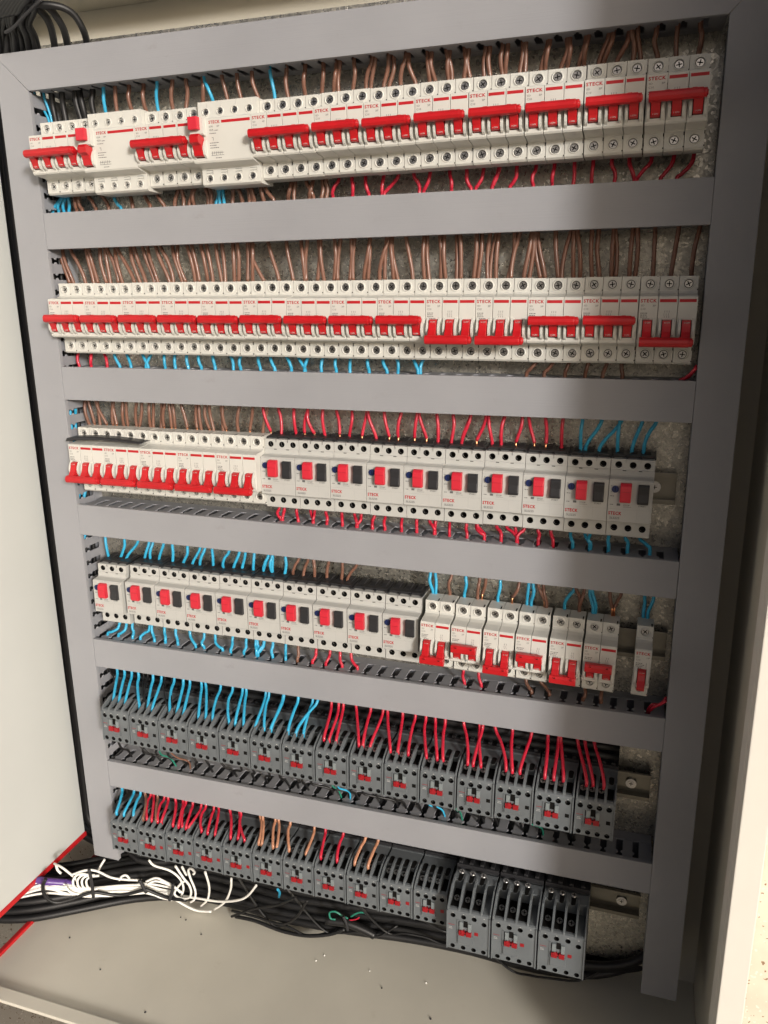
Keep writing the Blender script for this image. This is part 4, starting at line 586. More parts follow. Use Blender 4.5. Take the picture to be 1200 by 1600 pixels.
CAB = [('w',1.7,[(-123.8,-61.6,-945.2),(-97.4,-54.2,-932.2),(-65.9,-39.4,-943.4),(-36.7,-24.9,-954.8),(-1.0,-1.9,-961.1),(26.4,11.3,-960.1),(33.4,14.4,-960.2),(44.3,19.1,-962.4),(53.3,23.1,-965.5),(72.1,27.4,-968.8)],'straight white wire in the strapped bundle at the lower left'),('w',1.7,[(-121.5,-61.4,-946.1),(-97.0,-55.0,-937.9),(-65.3,-40.0,-947.2),(-35.2,-25.0,-953.2),(-0.2,-2.4,-958.2),(28.7,11.4,-960.9),(34.7,14.0,-962.6),(44.2,18.1,-966.8),(54.5,22.6,-971.8),(72.3,26.4,-974.2)],'straight white wire in the strapped bundle at the lower left'),('w',1.7,[(-123.0,-63.2,-946.6),(-98.0,-57.0,-940.7),(-65.2,-41.6,-944.8),(-34.2,-26.3,-952.9),(-1.0,-4.9,-960.4),(29.0,9.5,-964.3),(36.2,12.6,-966.1),(47.0,17.3,-970.4),(57.5,21.9,-973.6),(70.0,24.1,-976.9)],'straight white wire in the strapped bundle at the lower left'),('w',1.7,[(-119.7,-62.5,-947.8),(-95.2,-56.1,-940.3),(-63.8,-41.7,-945.6),(-32.2,-26.0,-956.8),(-1.0,-5.9,-962.0),(30.4,9.1,-966.0),(33.6,10.5,-966.3),(45.7,15.8,-968.3),(55.3,19.9,-973.2),(74.1,23.6,-973.9)],'straight white wire in the strapped bundle at the lower left'),('w',1.7,[(-120.3,-63.8,-948.5),(-97.4,-58.9,-942.1),(-64.4,-43.8,-948.0),(-30.7,-27.1,-956.8),(2.3,-5.7,-963.9),(28.5,6.3,-966.1),(34.4,8.8,-966.3),(46.5,14.1,-971.1),(55.8,18.2,-973.1),(75.1,21.7,-976.1)],'straight white wire in the strapped bundle at the lower left'),('w',1.7,[(-118.6,-64.0,-949.4),(-94.1,-57.7,-941.2),(-63.4,-44.1,-947.6),(-31.6,-28.6,-959.7),(1.0,-7.6,-967.8),(32.2,6.9,-967.7),(36.2,8.6,-968.7),(46.4,13.1,-970.4),(59.4,18.7,-974.2),(74.3,20.6,-974.4)],'straight white wire in the strapped bundle at the lower left'),('w',1.7,[(-119.9,-65.7,-949.9),(-94.6,-59.0,-942.2),(-62.9,-44.8,-953.5),(-33.3,-30.7,-963.0),(1.3,-8.4,-966.5),(30.7,5.2,-965.3),(38.2,8.5,-964.8),(46.3,12.0,-970.0),(59.9,18.0,-973.4),(74.2,19.6,-977.9)],'straight white wire in the strapped bundle at the lower left'),('w',1.7,[(-119.7,-66.5,-950.2),(-95.4,-60.6,-948.7),(-63.2,-46.0,-954.0),(-31.5,-30.6,-958.2),(3.1,-8.2,-962.9),(31.8,4.7,-968.9),(36.8,6.9,-969.6),(49.2,12.3,-975.0),(56.9,15.6,-980.2),(75.5,18.8,-982.7)],'straight white wire in the strapped bundle at the lower left'),('w',1.7,[(-87.1,-36.5,-913.1),(-64.4,-45.0,-908.3),(-53.2,-37.6,-927.2),(-49.2,-35.0,-936.9)],'white wire coming from behind the side panel into the white bundle'),('w',2.0,[(-82.6,-37.5,-913.7),(-81.8,-36.9,-922.5),(-78.8,-34.8,-929.6)],'white wire coming from behind the side panel into the white bundle'),('w',1.7,[(-52.1,-40.9,-920.7),(-35.5,-30.2,-917.3),(-22.7,-21.9,-922.4),(-7.4,-12.0,-937.6),(9.2,-2.2,-945.2),(31.6,7.6,-948.7)],'white wire leaving the top of the white coil towards the right'),('w',1.7,[(-60.0,-49.0,-935.7),(-56.1,-46.5,-946.5),(-47.0,-40.6,-954.0),(-24.7,-26.2,-963.2),(-0.1,-10.3,-969.6),(27.6,2.9,-969.7),(44.6,10.3,-970.2),(56.1,15.3,-976.6),(77.7,19.0,-980.7),(97.2,21.3,-990.2),(114.8,23.3,-995.6),(138.1,24.7,-992.4)],'lowest white wire,along the front edge of the bundle on the floor'),('w',1.7,[(-33.8,-33.0,-921.2),(-43.4,-39.3,-919.8),(-49.4,-43.1,-928.0),(-49.4,-43.2,-939.0),(-44.4,-39.9,-945.3),(-37.5,-35.5,-945.9)],'loop of the small white wire coil at the lower left'),('w',1.7,[(-28.1,-30.4,-922.9),(-37.8,-36.7,-921.7),(-43.7,-40.5,-928.7),(-43.7,-40.5,-939.7),(-38.7,-37.2,-946.0),(-31.8,-32.8,-946.7)],'loop of the small white wire coil at the lower left'),('w',1.7,[(-22.5,-27.8,-924.6),(-32.3,-34.1,-923.6),(-38.0,-37.8,-929.4),(-38.0,-37.8,-940.5),(-33.0,-34.6,-946.8),(-26.1,-30.1,-947.5)],'loop of the small white wire coil at the lower left'),('w',1.7,[(-16.9,-25.1,-926.3),(-26.7,-31.5,-925.6),(-32.3,-35.1,-930.2),(-32.3,-35.1,-941.2),(-27.2,-31.8,-947.6),(-20.4,-27.4,-948.2)],'loop of the small white wire coil at the lower left'),('w',1.7,[(2.6,-6.6,-944.5),(6.6,-4.3,-938.4),(12.4,-1.8,-937.2),(16.5,0.0,-943.9)],'tiny white wire bump above the middle of the white bundle'),('w',1.7,[(38.1,9.4,-951.0),(51.7,15.4,-946.1),(63.2,19.4,-952.0),(78.4,21.1,-959.1),(88.9,22.3,-968.7)],'arched white wire between the two right hand ties of the bundle'),('w',1.7,[(39.6,10.1,-956.1),(51.3,15.2,-951.6),(71.7,20.3,-957.6),(93.3,22.8,-969.3)],'arched white wire between the two right hand ties of the bundle'),('w',1.7,[(50.7,5.0,-906.1),(56.8,8.6,-917.2),(78.4,14.8,-925.5),(90.3,20.3,-940.5),(92.9,24.8,-960.9),(86.2,27.0,-979.6)],'white wire sweeping down from the second small contactor into the bundle'),('w',1.7,[(96.0,5.0,-904.9),(106.1,8.3,-927.0),(112.2,11.8,-940.5),(112.4,15.1,-955.5),(106.0,17.8,-969.4),(90.0,19.4,-976.1),(78.7,20.8,-971.3),(89.2,23.9,-953.6),(95.5,26.1,-949.3)],'white wire from under the third small contactor,curling back at the bundle'),('w',1.7,[(107.8,5.0,-904.5),(104.8,17.7,-928.7),(100.2,26.6,-933.2)],'short white wire hidden behind the hooked one under the contactors'),('w',1.7,[(125.6,5.0,-913.4),(125.7,8.8,-912.3),(118.0,12.3,-910.6),(110.8,15.4,-918.0),(111.0,18.5,-934.0),(115.2,21.9,-957.9),(111.2,24.1,-975.8),(102.7,24.9,-985.0)],'white wire with a hooked top end under the third small contactor'),('w',1.7,[(146.3,5.0,-903.5),(144.3,15.2,-937.6),(134.4,24.0,-969.7),(118.0,28.6,-991.0)],'short curved white wire hanging under the fourth small contactor'),('w',1.7,[(189.0,5.0,-904.9),(180.7,14.6,-932.7),(164.4,23.1,-966.1),(140.0,29.6,-992.3)],'curved white wire hanging under the gap between fourth and fifth contactors'),('w',1.7,[(228.8,5.0,-906.3),(210.1,10.1,-933.5),(188.2,15.2,-951.2),(154.3,20.5,-966.0),(116.5,23.6,-972.8),(92.2,23.7,-975.3)],'long white wire sweeping right,up to the sixth small contactor'),('w',1.7,[(-22.1,-3.5,-915.7),(-27.1,-6.7,-924.3),(-30.7,-9.1,-932.1)],'short slanting white wire at the foot of the left upright duct'),('v',5.5,[(-133.3,-58.5,-940.2),(-110.3,-57.4,-934.1),(-92.3,-52.0,-933.9),(-81.5,-44.7,-938.4),(-69.1,-36.2,-943.4),(-63.0,-32.0,-947.8)],''),('k',2.6,[(-78.6,-64.7,-915.4),(-83.4,-67.9,-928.5),(-81.5,-66.7,-946.1),(-71.7,-60.0,-959.0),(-55.7,-49.2,-959.4),(-35.7,-36.3,-954.7),(-22.5,-27.8,-955.4),(3.3,-11.1,-967.6),(33.6,2.5,-962.8),(39.4,5.0,-960.9),(52.5,10.7,-969.7),(73.0,15.5,-977.2),(100.1,18.6,-976.6)],''),('t',2.3,[(-25.8,-34.9,-909.7),(-24.6,-34.2,-924.1),(-24.3,-33.9,-938.9),(-24.6,-34.1,-959.8)],''),('t',2.6,[(32.9,1.2,-943.2),(36.7,2.8,-953.6),(40.4,4.5,-966.0)],''),('t',2.6,[(83.1,13.6,-946.8),(80.8,13.4,-959.6),(74.7,12.7,-977.7)],''),('g',1.3,[(339.7,27.5,-954.3),(332.8,26.4,-953.5),(331.7,26.2,-943.8),(340.1,27.5,-941.0),(350.9,29.3,-947.8),(357.7,30.4,-950.2)],''),('g',1.3,[(360.4,34.8,-950.1),(371.7,36.5,-941.9),(382.8,37.8,-940.1)],''),('rd',0.9,[(356.6,35.2,-958.1),(366.9,36.8,-955.1),(372.5,37.6,-950.9)],''),('k',6,[(324.1,29.0,-961.5),(354.6,33.9,-962.4),(376.7,37.1,-969.2),(394.6,39.3,-977.1)],''),('t',2.2,[(353.2,23.6,-942.3),(357.1,24.3,-951.6),(359.5,24.6,-965.1)],''),('k',1.9,[(308.0,5.0,-909.9),(287.3,11.6,-949.6),(259.1,17.5,-975.8),(212.6,23.2,-979.9),(171.3,28.4,-985.1)],''),('k',1.9,[(290.4,5.0,-910.6),(256.7,13.6,-939.7),(214.4,21.6,-964.3),(170.5,28.4,-995.7)],''),('k',2.6,[(177.3,28.1,-993.7),(210.1,26.9,-991.3),(254.1,26.0,-996.6),(294.0,26.2,-994.1),(328.1,31.6,-987.1),(350.8,35.2,-974.7)],''),('u',1.8,[(262.6,5.0,-904.8),(257.6,19.8,-923.2),(250.7,30.0,-941.1)],'')]
TOP = [(3.9,[(64.7,30.0,179.6),(70.8,21.4,189.1),(74.0,12.9,197.7),(71.5,4.3,209.2),(65.5,-4.3,214.9),(54.7,-12.9,216.9),(37.1,-21.4,217.9),(19.5,-30.0,225.4)],'rightmost and longest of three arching black cables at the top left corner'),(4.2,[(38.0,30.0,180.3),(45.5,20.0,188.5),(49.5,10.0,201.1),(48.8,0.0,211.2),(47.7,-10.0,216.8),(38.5,-20.0,220.6),(25.4,-30.0,226.4)],'middle one of three arching black cables at the top left corner'),(4.2,[(19.5,30.0,182.0),(27.5,20.0,187.6),(33.3,10.0,202.7),(35.0,0.0,211.8),(32.8,-10.0,217.6),(27.1,-20.0,221.0),(14.3,-30.0,228.5)],'leftmost of three arching black cables at the top left corner'),(2.4,[(-41.6,32.0,182.7),(-35.0,23.3,189.9),(-27.5,14.7,202.2),(-22.9,6.0,211.7),(-13.6,-2.7,219.5),(0.6,-11.3,228.2),(14.2,-20.0,234.1)],'thin black cable in the upright sheaf entering behind the top duct,upper left'),(2.9,[(-29.2,23.0,179.3),(-22.8,14.5,186.5),(-15.9,6.0,198.7),(-11.8,-2.5,208.2),(-2.0,-11.0,215.9),(11.9,-19.5,224.5),(25.2,-28.0,230.3)],'thin black cable in the upright sheaf entering behind the top duct,upper left'),(3.4,[(-32.2,32.0,181.8),(-23.4,20.7,188.2),(-14.5,9.3,199.5),(-8.4,-2.0,208.0),(4.4,-13.3,214.6),(20.6,-24.7,222.0),(36.1,-36.0,226.6)],'thin black cable in the upright sheaf entering behind the top duct,upper left'),(2.4,[(-19.9,23.0,178.5),(-14.7,15.8,186.1),(-9.8,8.7,198.8),(-7.6,1.5,208.9),(2.4,-5.7,217.0),(15.0,-12.8,226.2),(27.1,-20.0,232.6)],'thin black cable in the upright sheaf entering behind the top duct,upper left'),(2.9,[(-22.8,32.0,180.9),(-15.3,22.0,187.7),(-8.4,12.0,199.6),(-4.2,2.0,208.7),(8.7,-8.0,215.6),(23.7,-18.0,223.7),(38.0,-28.0,228.9)],'thin black cable in the upright sheaf entering behind the top duct,upper left'),(3.4,[(-10.6,23.0,177.6),(-3.4,13.2,184.4),(3.0,3.3,196.2),(6.7,-6.5,205.2),(20.1,-16.3,212.0),(34.7,-26.2,220.0),(48.7,-36.0,225.2)],'thin black cable in the upright sheaf entering behind the top duct,upper left'),(2.4,[(-13.4,32.0,180.1),(-7.2,23.3,187.3),(-2.3,14.7,199.7),(-0.0,6.0,209.4),(13.1,-2.7,216.7),(26.8,-11.3,225.3),(39.9,-20.0,231.2)],'thin black cable in the upright sheaf entering behind the top duct,upper left'),(2.9,[(-1.4,23.0,176.8),(4.6,14.5,183.9),(9.0,6.0,196.3),(10.8,-2.5,205.9),(24.4,-11.0,213.1),(37.8,-19.5,221.7),(50.6,-28.0,227.5)],'thin black cable in the upright sheaf entering behind the top duct,upper left'),(3.4,[(-4.1,32.0,179.2),(4.2,20.7,185.6),(10.4,9.3,197.0),(14.1,-2.0,205.7),(30.6,-13.3,211.8),(46.2,-24.7,219.2),(61.3,-36.0,223.8)],'thin black cable in the upright sheaf entering behind the top duct,upper left'),(3.6,[(-74.1,35.0,180.8),(-64.3,29.0,196.9),(-56.2,23.0,210.9),(-44.5,17.0,224.1),(-33.6,11.0,233.5),(-19.8,5.0,245.7)],'black cable in the dark mass at the extreme top left corner'),(3.6,[(-59.6,25.0,177.1),(-49.6,18.6,192.8),(-41.2,12.2,206.4),(-29.3,5.8,219.3),(-18.2,-0.6,228.4),(-4.3,-7.0,240.2)],'black cable in the dark mass at the extreme top left corner'),(3.6,[(-62.7,35.0,179.7),(-48.9,24.2,194.2),(-36.8,13.4,206.3),(-21.2,2.6,217.5),(-6.4,-8.2,224.8),(11.1,-19.0,234.7)],'black cable in the dark mass at the extreme top left corner'),(3.6,[(-48.3,25.0,176.1),(-40.6,21.0,192.6),(-34.4,17.0,207.1),(-24.7,13.0,220.9),(-15.7,9.0,230.9),(-3.9,5.0,243.9)],'black cable in the dark mass at the extreme top left corner'),(3.6,[(-51.3,35.0,178.7),(-39.8,26.6,193.9),(-30.0,18.2,206.9),(-16.6,9.8,219.1),(-4.0,1.4,227.4),(11.3,-7.0,238.4)],'black cable in the dark mass at the extreme top left corner'),(3.6,[(-37.1,25.0,175.1),(-25.4,16.2,189.9),(-15.3,7.4,202.6),(-1.8,-1.4,214.4),(11.0,-10.2,222.4),(26.4,-19.0,233.0)],'black cable in the dark mass at the extreme top left corner'),(3.2,[(-46.7,-10.0,205.3),(-21.4,-17.5,211.8),(-1.2,-25.0,219.3),(18.3,-32.5,224.8),(34.9,-40.0,228.7)],'black cable in the dark mass at the extreme top left corner'),(3.2,[(-46.1,-10.0,208.8),(-16.2,-18.0,211.8),(4.3,-26.0,218.4),(24.1,-34.0,223.7),(41.0,-42.0,227.4)],'black cable in the dark mass at the extreme top left corner'),(3.2,[(-45.5,-10.0,212.2),(-10.9,-18.5,211.8),(9.7,-27.0,217.5),(29.8,-35.5,222.6),(47.0,-44.0,226.1)],'black cable in the dark mass at the extreme top left corner'),(3.2,[(-44.9,-10.0,215.6),(-5.7,-19.0,211.8),(15.1,-28.0,216.6),(35.5,-37.0,221.5),(53.0,-46.0,224.8)],'black cable in the dark mass at the extreme top left corner'),(3.2,[(-44.3,-10.0,218.9),(-0.5,-19.5,211.8),(20.5,-29.0,215.8),(41.2,-38.5,220.4),(59.0,-48.0,223.5)],'black cable in the dark mass at the extreme top left corner'),(3.2,[(-43.7,-10.0,222.3),(4.6,-20.0,211.8),(25.9,-30.0,214.9),(46.9,-40.0,219.3),(65.0,-50.0,222.2)],'black cable in the dark mass at the extreme top left corner'),(3.2,[(-43.0,-10.0,225.7),(9.8,-20.5,211.7),(31.2,-31.0,214.0),(52.5,-41.5,218.3),(70.9,-52.0,220.9)],'black cable in the dark mass at the extreme top left corner')]
TIE = [(3.2,-30.0,190.6),(13.8,-32.3,192.3),(23.3,-34.7,194.8),(34.2,-37.0,199.6),(46.1,-39.3,204.3),(57.8,-41.7,208.8),(66.9,-44.0,211.1)]
FRONT = [(-400,-130),(-152,-92),(-101,-66),(-60,-38),(5,4),(60,28),(130,36),(232,32),(293,32),(368,44),(496,60),(616,48),(675,50),(757,70),(900,70)]

# ------------------------------------------------------------------ rows of devices
ORD = 'first second third fourth fifth sixth seventh eighth ninth tenth eleventh twelfth thirteenth fourteenth fifteenth sixteenth seventeenth eighteenth nineteenth twentieth'.split()
def nth(i):
    if i < 20: return ORD[i]
    n = i + 1; t = n % 100; return '%d%s' % (n, 'th' if 10 < t < 20 else {1: 'st', 2: 'nd', 3: 'rd'}.get(n % 10, 'th'))
protos = {}
def place(key, maker, w, x, y, z, tilt, label, cat, group, back=40, dz=-22):
    first = key not in protos
    o = maker() if first else copy_tree(protos[key])
    if first: protos[key] = o
    o.location = Vector((x + w / 2, y + back + random.uniform(-.45, .45), z + dz + random.uniform(-.35, .35))) * S; o.rotation_euler = (0, -tilt, 0)
    tag(o, label, cat, group)
    if key in ('b4', 'rcd') or 'top row' in label: o.scale = (1, 1, .93); o.location.z += 2.2 * S
    else: o.scale = (1, 1, 1)
    return o
# row 1
X, Y0, ZL, ZR = 13.8, -25.3, 85.1, 90.7; T = math.atan2(ZR - ZL, 41 * P)
seq = [('b4', 4), ('rcd', 4), ('b4', 4), ('rcd', 4), ('b4', 4)] + [('b3', 3)] * 7
pos = 0; k3 = 0; k4 = 0; kr = 0
W4 = ['far left of the top row, under the thick black cables', 'in the top row between the two residual current breakers', 'in the top row right of both residual current breakers']
WR = ['with red button, between the first two four pole breakers', 'with red button, between the last two four pole breakers']
for kd, n in seq:
    x = X + pos * P; z = ZL + (ZR - ZL) * pos / 41
    gap = .6 * max(0, k3 - 1) if kd == 'b3' and k3 > 3 else 0
    if kd == 'b4': place('b4', lambda: breaker(4, True), 4 * P, x, Y0, z, T, 'four pole breaker, ' + W4[k4], 'circuit breaker', 'four pole breakers in the top row'); k4 += 1
    elif kd == 'rcd': place('rcd', residual, 4 * P, x, Y0, z, T, 'blank faced residual current breaker ' + WR[kr], 'residual current breaker', 'residual current breakers'); kr += 1
    else:
        lb = 'three pole breaker in the top row, ' + ('rightmost of seven, in deep shade' if k3 == 6 else 'leftmost of seven' if k3 == 0 else '%s of seven from the left' % nth(k3))
        place('b3u', lambda: breaker(3, True), 3 * P, x + [0, 0, 0, .3, .6, 1.2, 2.0][k3], Y0, z, T, lb, 'circuit breaker', 'three pole breakers in the top row'); k3 += 1
    pos += n
# row 2
X, Y0, ZL, ZR = 4.1, -14.2, -95.7, -100.2; T = math.atan2(ZR - ZL, 42 * P)
DOWN = {9, 10, 13}
for i in range(14):
    dn = i in DOWN; x = X + i * 3 * P; z = ZL + (ZR - ZL) * i / 14
    if dn: lb = 'lowered three pole breaker in the second row, ' + {9: 'leftmost of the three lowered', 10: 'middle one of the three lowered', 13: 'at the right end of the row'}[i]
    elif i in (11, 12): lb = 'raised three pole breaker, %s one right of the lowered pair in the second row' % ('left' if i == 11 else 'right')
    else: lb = 'three pole breaker with raised red bar, %s from the left in the second row' % nth(i)
    if i == 0: lb = 'three pole breaker with raised red bar at the left end of the second row'
    place('b3d' if dn else 'b3u', (lambda: breaker(3, False)) if dn else (lambda: breaker(3, True)), 3 * P, x + (.4 if i == 13 else 0), Y0, z, T, lb, 'circuit breaker', 'three pole breakers in the second row')
# row 3: five switched off breakers and ten starters
X, Y0, ZL, ZR = 11.0, -16.7, -274.1, -275.0; T = math.atan2(ZR - ZL, 15 * P)
for i in range(5):
    lb = 'switched off breaker in the third row, ' + ['leftmost, black tape along its top', 'second from the left, under the tape end', 'middle one of the five', 'fourth from the left', 'rightmost, touching the first motor starter'][i]
    place('b3d', lambda: breaker(3, False), 3 * P, X + i * 3 * P, Y0, ZL + (ZR - ZL) * i / 5, T, lb, 'circuit breaker', 'switched off breakers in the third row')
X, Y0, ZL, ZR = 276.2, -5.3, -279.3, -283.8; T = math.atan2(ZR - ZL, 450)
for i in range(10):
    wire = 'fed by red wires' if i < 8 else 'fed by blue wires'
    lb = 'motor starter %s in the third row, %s' % (wire, 'leftmost, beside the breakers' if i == 0 else 'left one of the two' if i == 8 else 'rightmost, beside bare rail' if i == 9 else '%s from the left' % nth(i))
    place('st', starter, 45, X + (i * 44.55), Y0, ZL + (ZR - ZL) * i / 10, T, lb, 'motor starter', 'motor starters in the third row', 45)
# row 4
Y0, ZL, ZR = -5.5, -459.7, -462.7
for i in range(10):
    x = 15.0 if i == 0 else 66.8 + (i - 1) * 45; z = -461.5 if i == 0 else ZL + (ZR - ZL) * (i - 1) / 9
    wire = 'fed by blue wires' if i < 6 else 'fed by brown wires' if i < 8 else 'without wires on top'
    which = ['leftmost, standing slightly apart', 'second from the left', 'third from the left', 'fourth from the left', 'fifth from the left', 'sixth from the left', 'left one of two', 'right one of two', 'left one of two', 'right one of two'][i]
    place('st', starter, 45, x, Y0, z, math.atan2(ZR - ZL, 405), 'motor starter %s in the fourth row, %s' % (wire, which), 'motor starter', 'motor starters in the fourth row', 45)
W2 = ['touching the last motor starter', 'second from the motor starters', 'third from the motor starters', 'fourth from the motor starters', 'fifth, just in the shade', 'last one before the empty rail']
for i, x in enumerate((476.3, 513.2, 550.6, 587.2, 625.0, 661.9)):
    up = i % 2 == 1
    place('b2u' if up else 'b2d', (lambda: breaker(2, True)) if up else (lambda: breaker(2, False)), 2 * P, x, -15, -462.3 - i * .75, math.atan2(-4.6, 222), 'two pole breaker in the fourth row, bar %s, %s' % ('raised' if up else 'lowered', W2[i]), 'circuit breaker', 'two pole breakers in the fourth row')
place('b1', lambda: breaker(1, False), P, 715.6, -15, -465.0, math.atan2(-4.6, 222), 'lone single pole breaker on the bare rail at the right of the fourth row', 'circuit breaker', None)
# row 5 and 6
Y0, ZL, ZR = -41.4, -631.4, -641.0; T = math.atan2(ZR - ZL, 675)
for i in range(15):
    wire = 'blue wires' if i < 7 else 'red wires'
    lb = 'contactor fed by %s in the upper contactor row, %s' % (wire, 'leftmost' if i == 0 else 'rightmost, in the shade' if i == 14 else '%s from the left' % nth(i))
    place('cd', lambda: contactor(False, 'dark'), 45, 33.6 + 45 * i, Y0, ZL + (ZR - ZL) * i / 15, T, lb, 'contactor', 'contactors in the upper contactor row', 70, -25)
Y0, ZL, ZR = -36.4, -812.8, -813.2
rw_ = {1, 2, 3, 4, 9, 10}
d6 = ['blue wires', 'red and brown wires', 'red wires', 'red wires', 'red wires', 'light brown wires', 'light brown wires', 'red wires', 'light brown wires', 'no wires', 'no wires']
for i in range(11):
    red = i in rw_
    lb = 'contactor, %s window, %s on top, lowest row, %s' % ('red' if red else 'black', d6[i], 'leftmost' if i == 0 else '%s from left' % nth(i))
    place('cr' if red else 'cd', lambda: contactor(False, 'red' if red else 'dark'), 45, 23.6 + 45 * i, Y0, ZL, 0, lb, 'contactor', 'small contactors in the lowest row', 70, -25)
for i in range(3):
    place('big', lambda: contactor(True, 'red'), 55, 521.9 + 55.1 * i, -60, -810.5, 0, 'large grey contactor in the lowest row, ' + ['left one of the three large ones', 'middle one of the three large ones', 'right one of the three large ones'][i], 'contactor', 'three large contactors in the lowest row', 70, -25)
# black tape over the first two breakers of row 3
b = B(); n = 22; vs = []
for i in range(n + 1):
    t = i / n; x = 9 + 112 * t; zz = -270.8 + 5.5 * math.sin(t * 2.4) * (1 - t * .75); wv = 1 - .55 * t
    for (dy, dz) in ((-16.8, 0), (-14, 3.2 * wv), (3, 3.4 * wv), (3, 3.9 * wv), (-15, 3.6 * wv), (-17.4, .2)): vs.append((x, dy, zz + dz + .6))
fs = [(i * 6 + k, i * 6 + (k + 1) % 6, (i + 1) * 6 + (k + 1) % 6, (i + 1) * 6 + k) for i in range(n) for k in range(6)] + [tuple(range(6)), tuple(n * 6 + k for k in reversed(range(6)))]
b.add(vs, fs, 0, True); simple('tape_strip', b, ['dark'], 'loose strip of black tape lying across the first two breakers of the third row', 'tape')

# ------------------------------------------------------------------ wires
NAMES = {'b': ('brown_wire', 'brown', 'brown'), 'o': ('brown_wire', 'light brown', 'tan'), 'r': ('red_wire', 'red', 'redw'), 'u': ('blue_wire', 'light blue', 'bluew'), 'k': ('black_wire', 'black', 'cable')}
WHERE = {'A': ('above the first breaker row', 22, 14, (0, 0, 1)), 'B': ('under the first breaker row', 10, 24, 0),
 'C': ('above the second breaker row', 18, 12, 0), 'D': ('under the second breaker row', 10, 26, 0),
 'E': ('above the third row of devices', 22, 8, 0), 'F': ('under the third row of devices', 12, 24, 0),
 'G': ('above the fourth row of devices', 22, 8, 0), 'H': ('under the fourth row of devices', 12, 24, 0),
 'I': ('above the upper contactor row', 30, 5, 0), 'J': ('above the lowest contactor row', 30, 5, 0)}
rr = random.Random(11)
for key, data in W.items():
    cnt = {}
    items = [q.split(',') for q in data.split()]
    tot = {}
    for q in items: tot[q[0]] = tot.get(q[0], 0) + 1
    for q in items:
        c = q[0]; x0, y0, z0, x1, y1, z1 = map(float, q[1:]); i = cnt.get(c, 0); cnt[c] = i + 1
        place_, up, dn, _ = WHERE[key]
        dx = x1 - x0; L = z0 - z1; j = lambda a: rr.uniform(-a, a)
        bow = j(1.9) + dx * .10 * rr.choice((-1, 1, 1)); out = rr.uniform(-3.5, 1.5)
        y0 += j(2); y1 += j(1)
        thin = (c == 'k' and key != 'A')
        r = (1.0 if thin else 3.6 if c == 'k' else 2.0) * rr.uniform(.96, 1.04)
        if c in 'ru': r *= .98
        if c == 'b': r *= 1.17 if key in 'ABC' else 1.04
        if key == 'A' and c == 'u' and x0 < 20: r = 1.5
        s0 = dx / max(L, 20)
        pts = [(x0 - s0 * up * .25 + j(.6), y0 + (3 if key != 'A' else 0), z0 + up), (x0, y0, z0), (x0 + dx * .28 + bow, y0 * .7 + y1 * .3 + out, z0 - L * .34), (x0 + dx * .74 + bow * .7, y0 * .25 + y1 * .75 + out * .8, z0 - L * .70), (x1, y1, z1), (x1 + j(.4), y1 + (0 if key in 'ACEGIJ' else j(2)), z1 - dn)]
        tip = key in 'CEG' and c in 'bro' and rr.random() < .5
        if tip: tp = [tuple(pts[4]), tuple(pts[5])]; tp[0] = (x1, y1, z1 + 4.5); pts = pts[:4] + [(x1, y1, z1 + 2.4)]
        b = B(); b.tube(pts, r, 8, 0, 4)
        nm, cw, mt = NAMES[c]
        n = tot[c]
        lab = '%s %swire %s' % (cw, 'thin ' if thin else 'thick ' if c == 'k' and key == 'A' else '', place_)
        pos_ = 'the only one there' if n == 1 else 'leftmost of %d' % n if i == 0 else 'rightmost of %d' % n if i == n - 1 else '%s of %d from the left' % (nth(i), n)
        o = simple(nm, b, [mt], '%s, %s' % (lab, pos_), 'wire', '%s wires %s' % (cw, place_))
        if tip: b = B(); b.tube(tp, r * .62, 7, 0, 1); b.obj('copper_end', ['copper'], o)

# ------------------------------------------------------------------ black looms behind, below and beside the rows
def fy(x):
    for (a, p), (b, q) in zip(FRONT, FRONT[1:]):
        if a <= x <= b: return p + (q - p) * (x - a) / (b - a)
    return FRONT[0][1] if x < FRONT[0][0] else FRONT[-1][1]
rc = random.Random(5)
LB = 'thick black cable lying along the cabinet floor under the lowest contactors'
def cable(name, pts, r, m, label, cat, group=None, sub=5, n=8):
    b = B(); b.tube(pts, r, n, 0, sub); return simple(name, b, [m], label, cat, group)
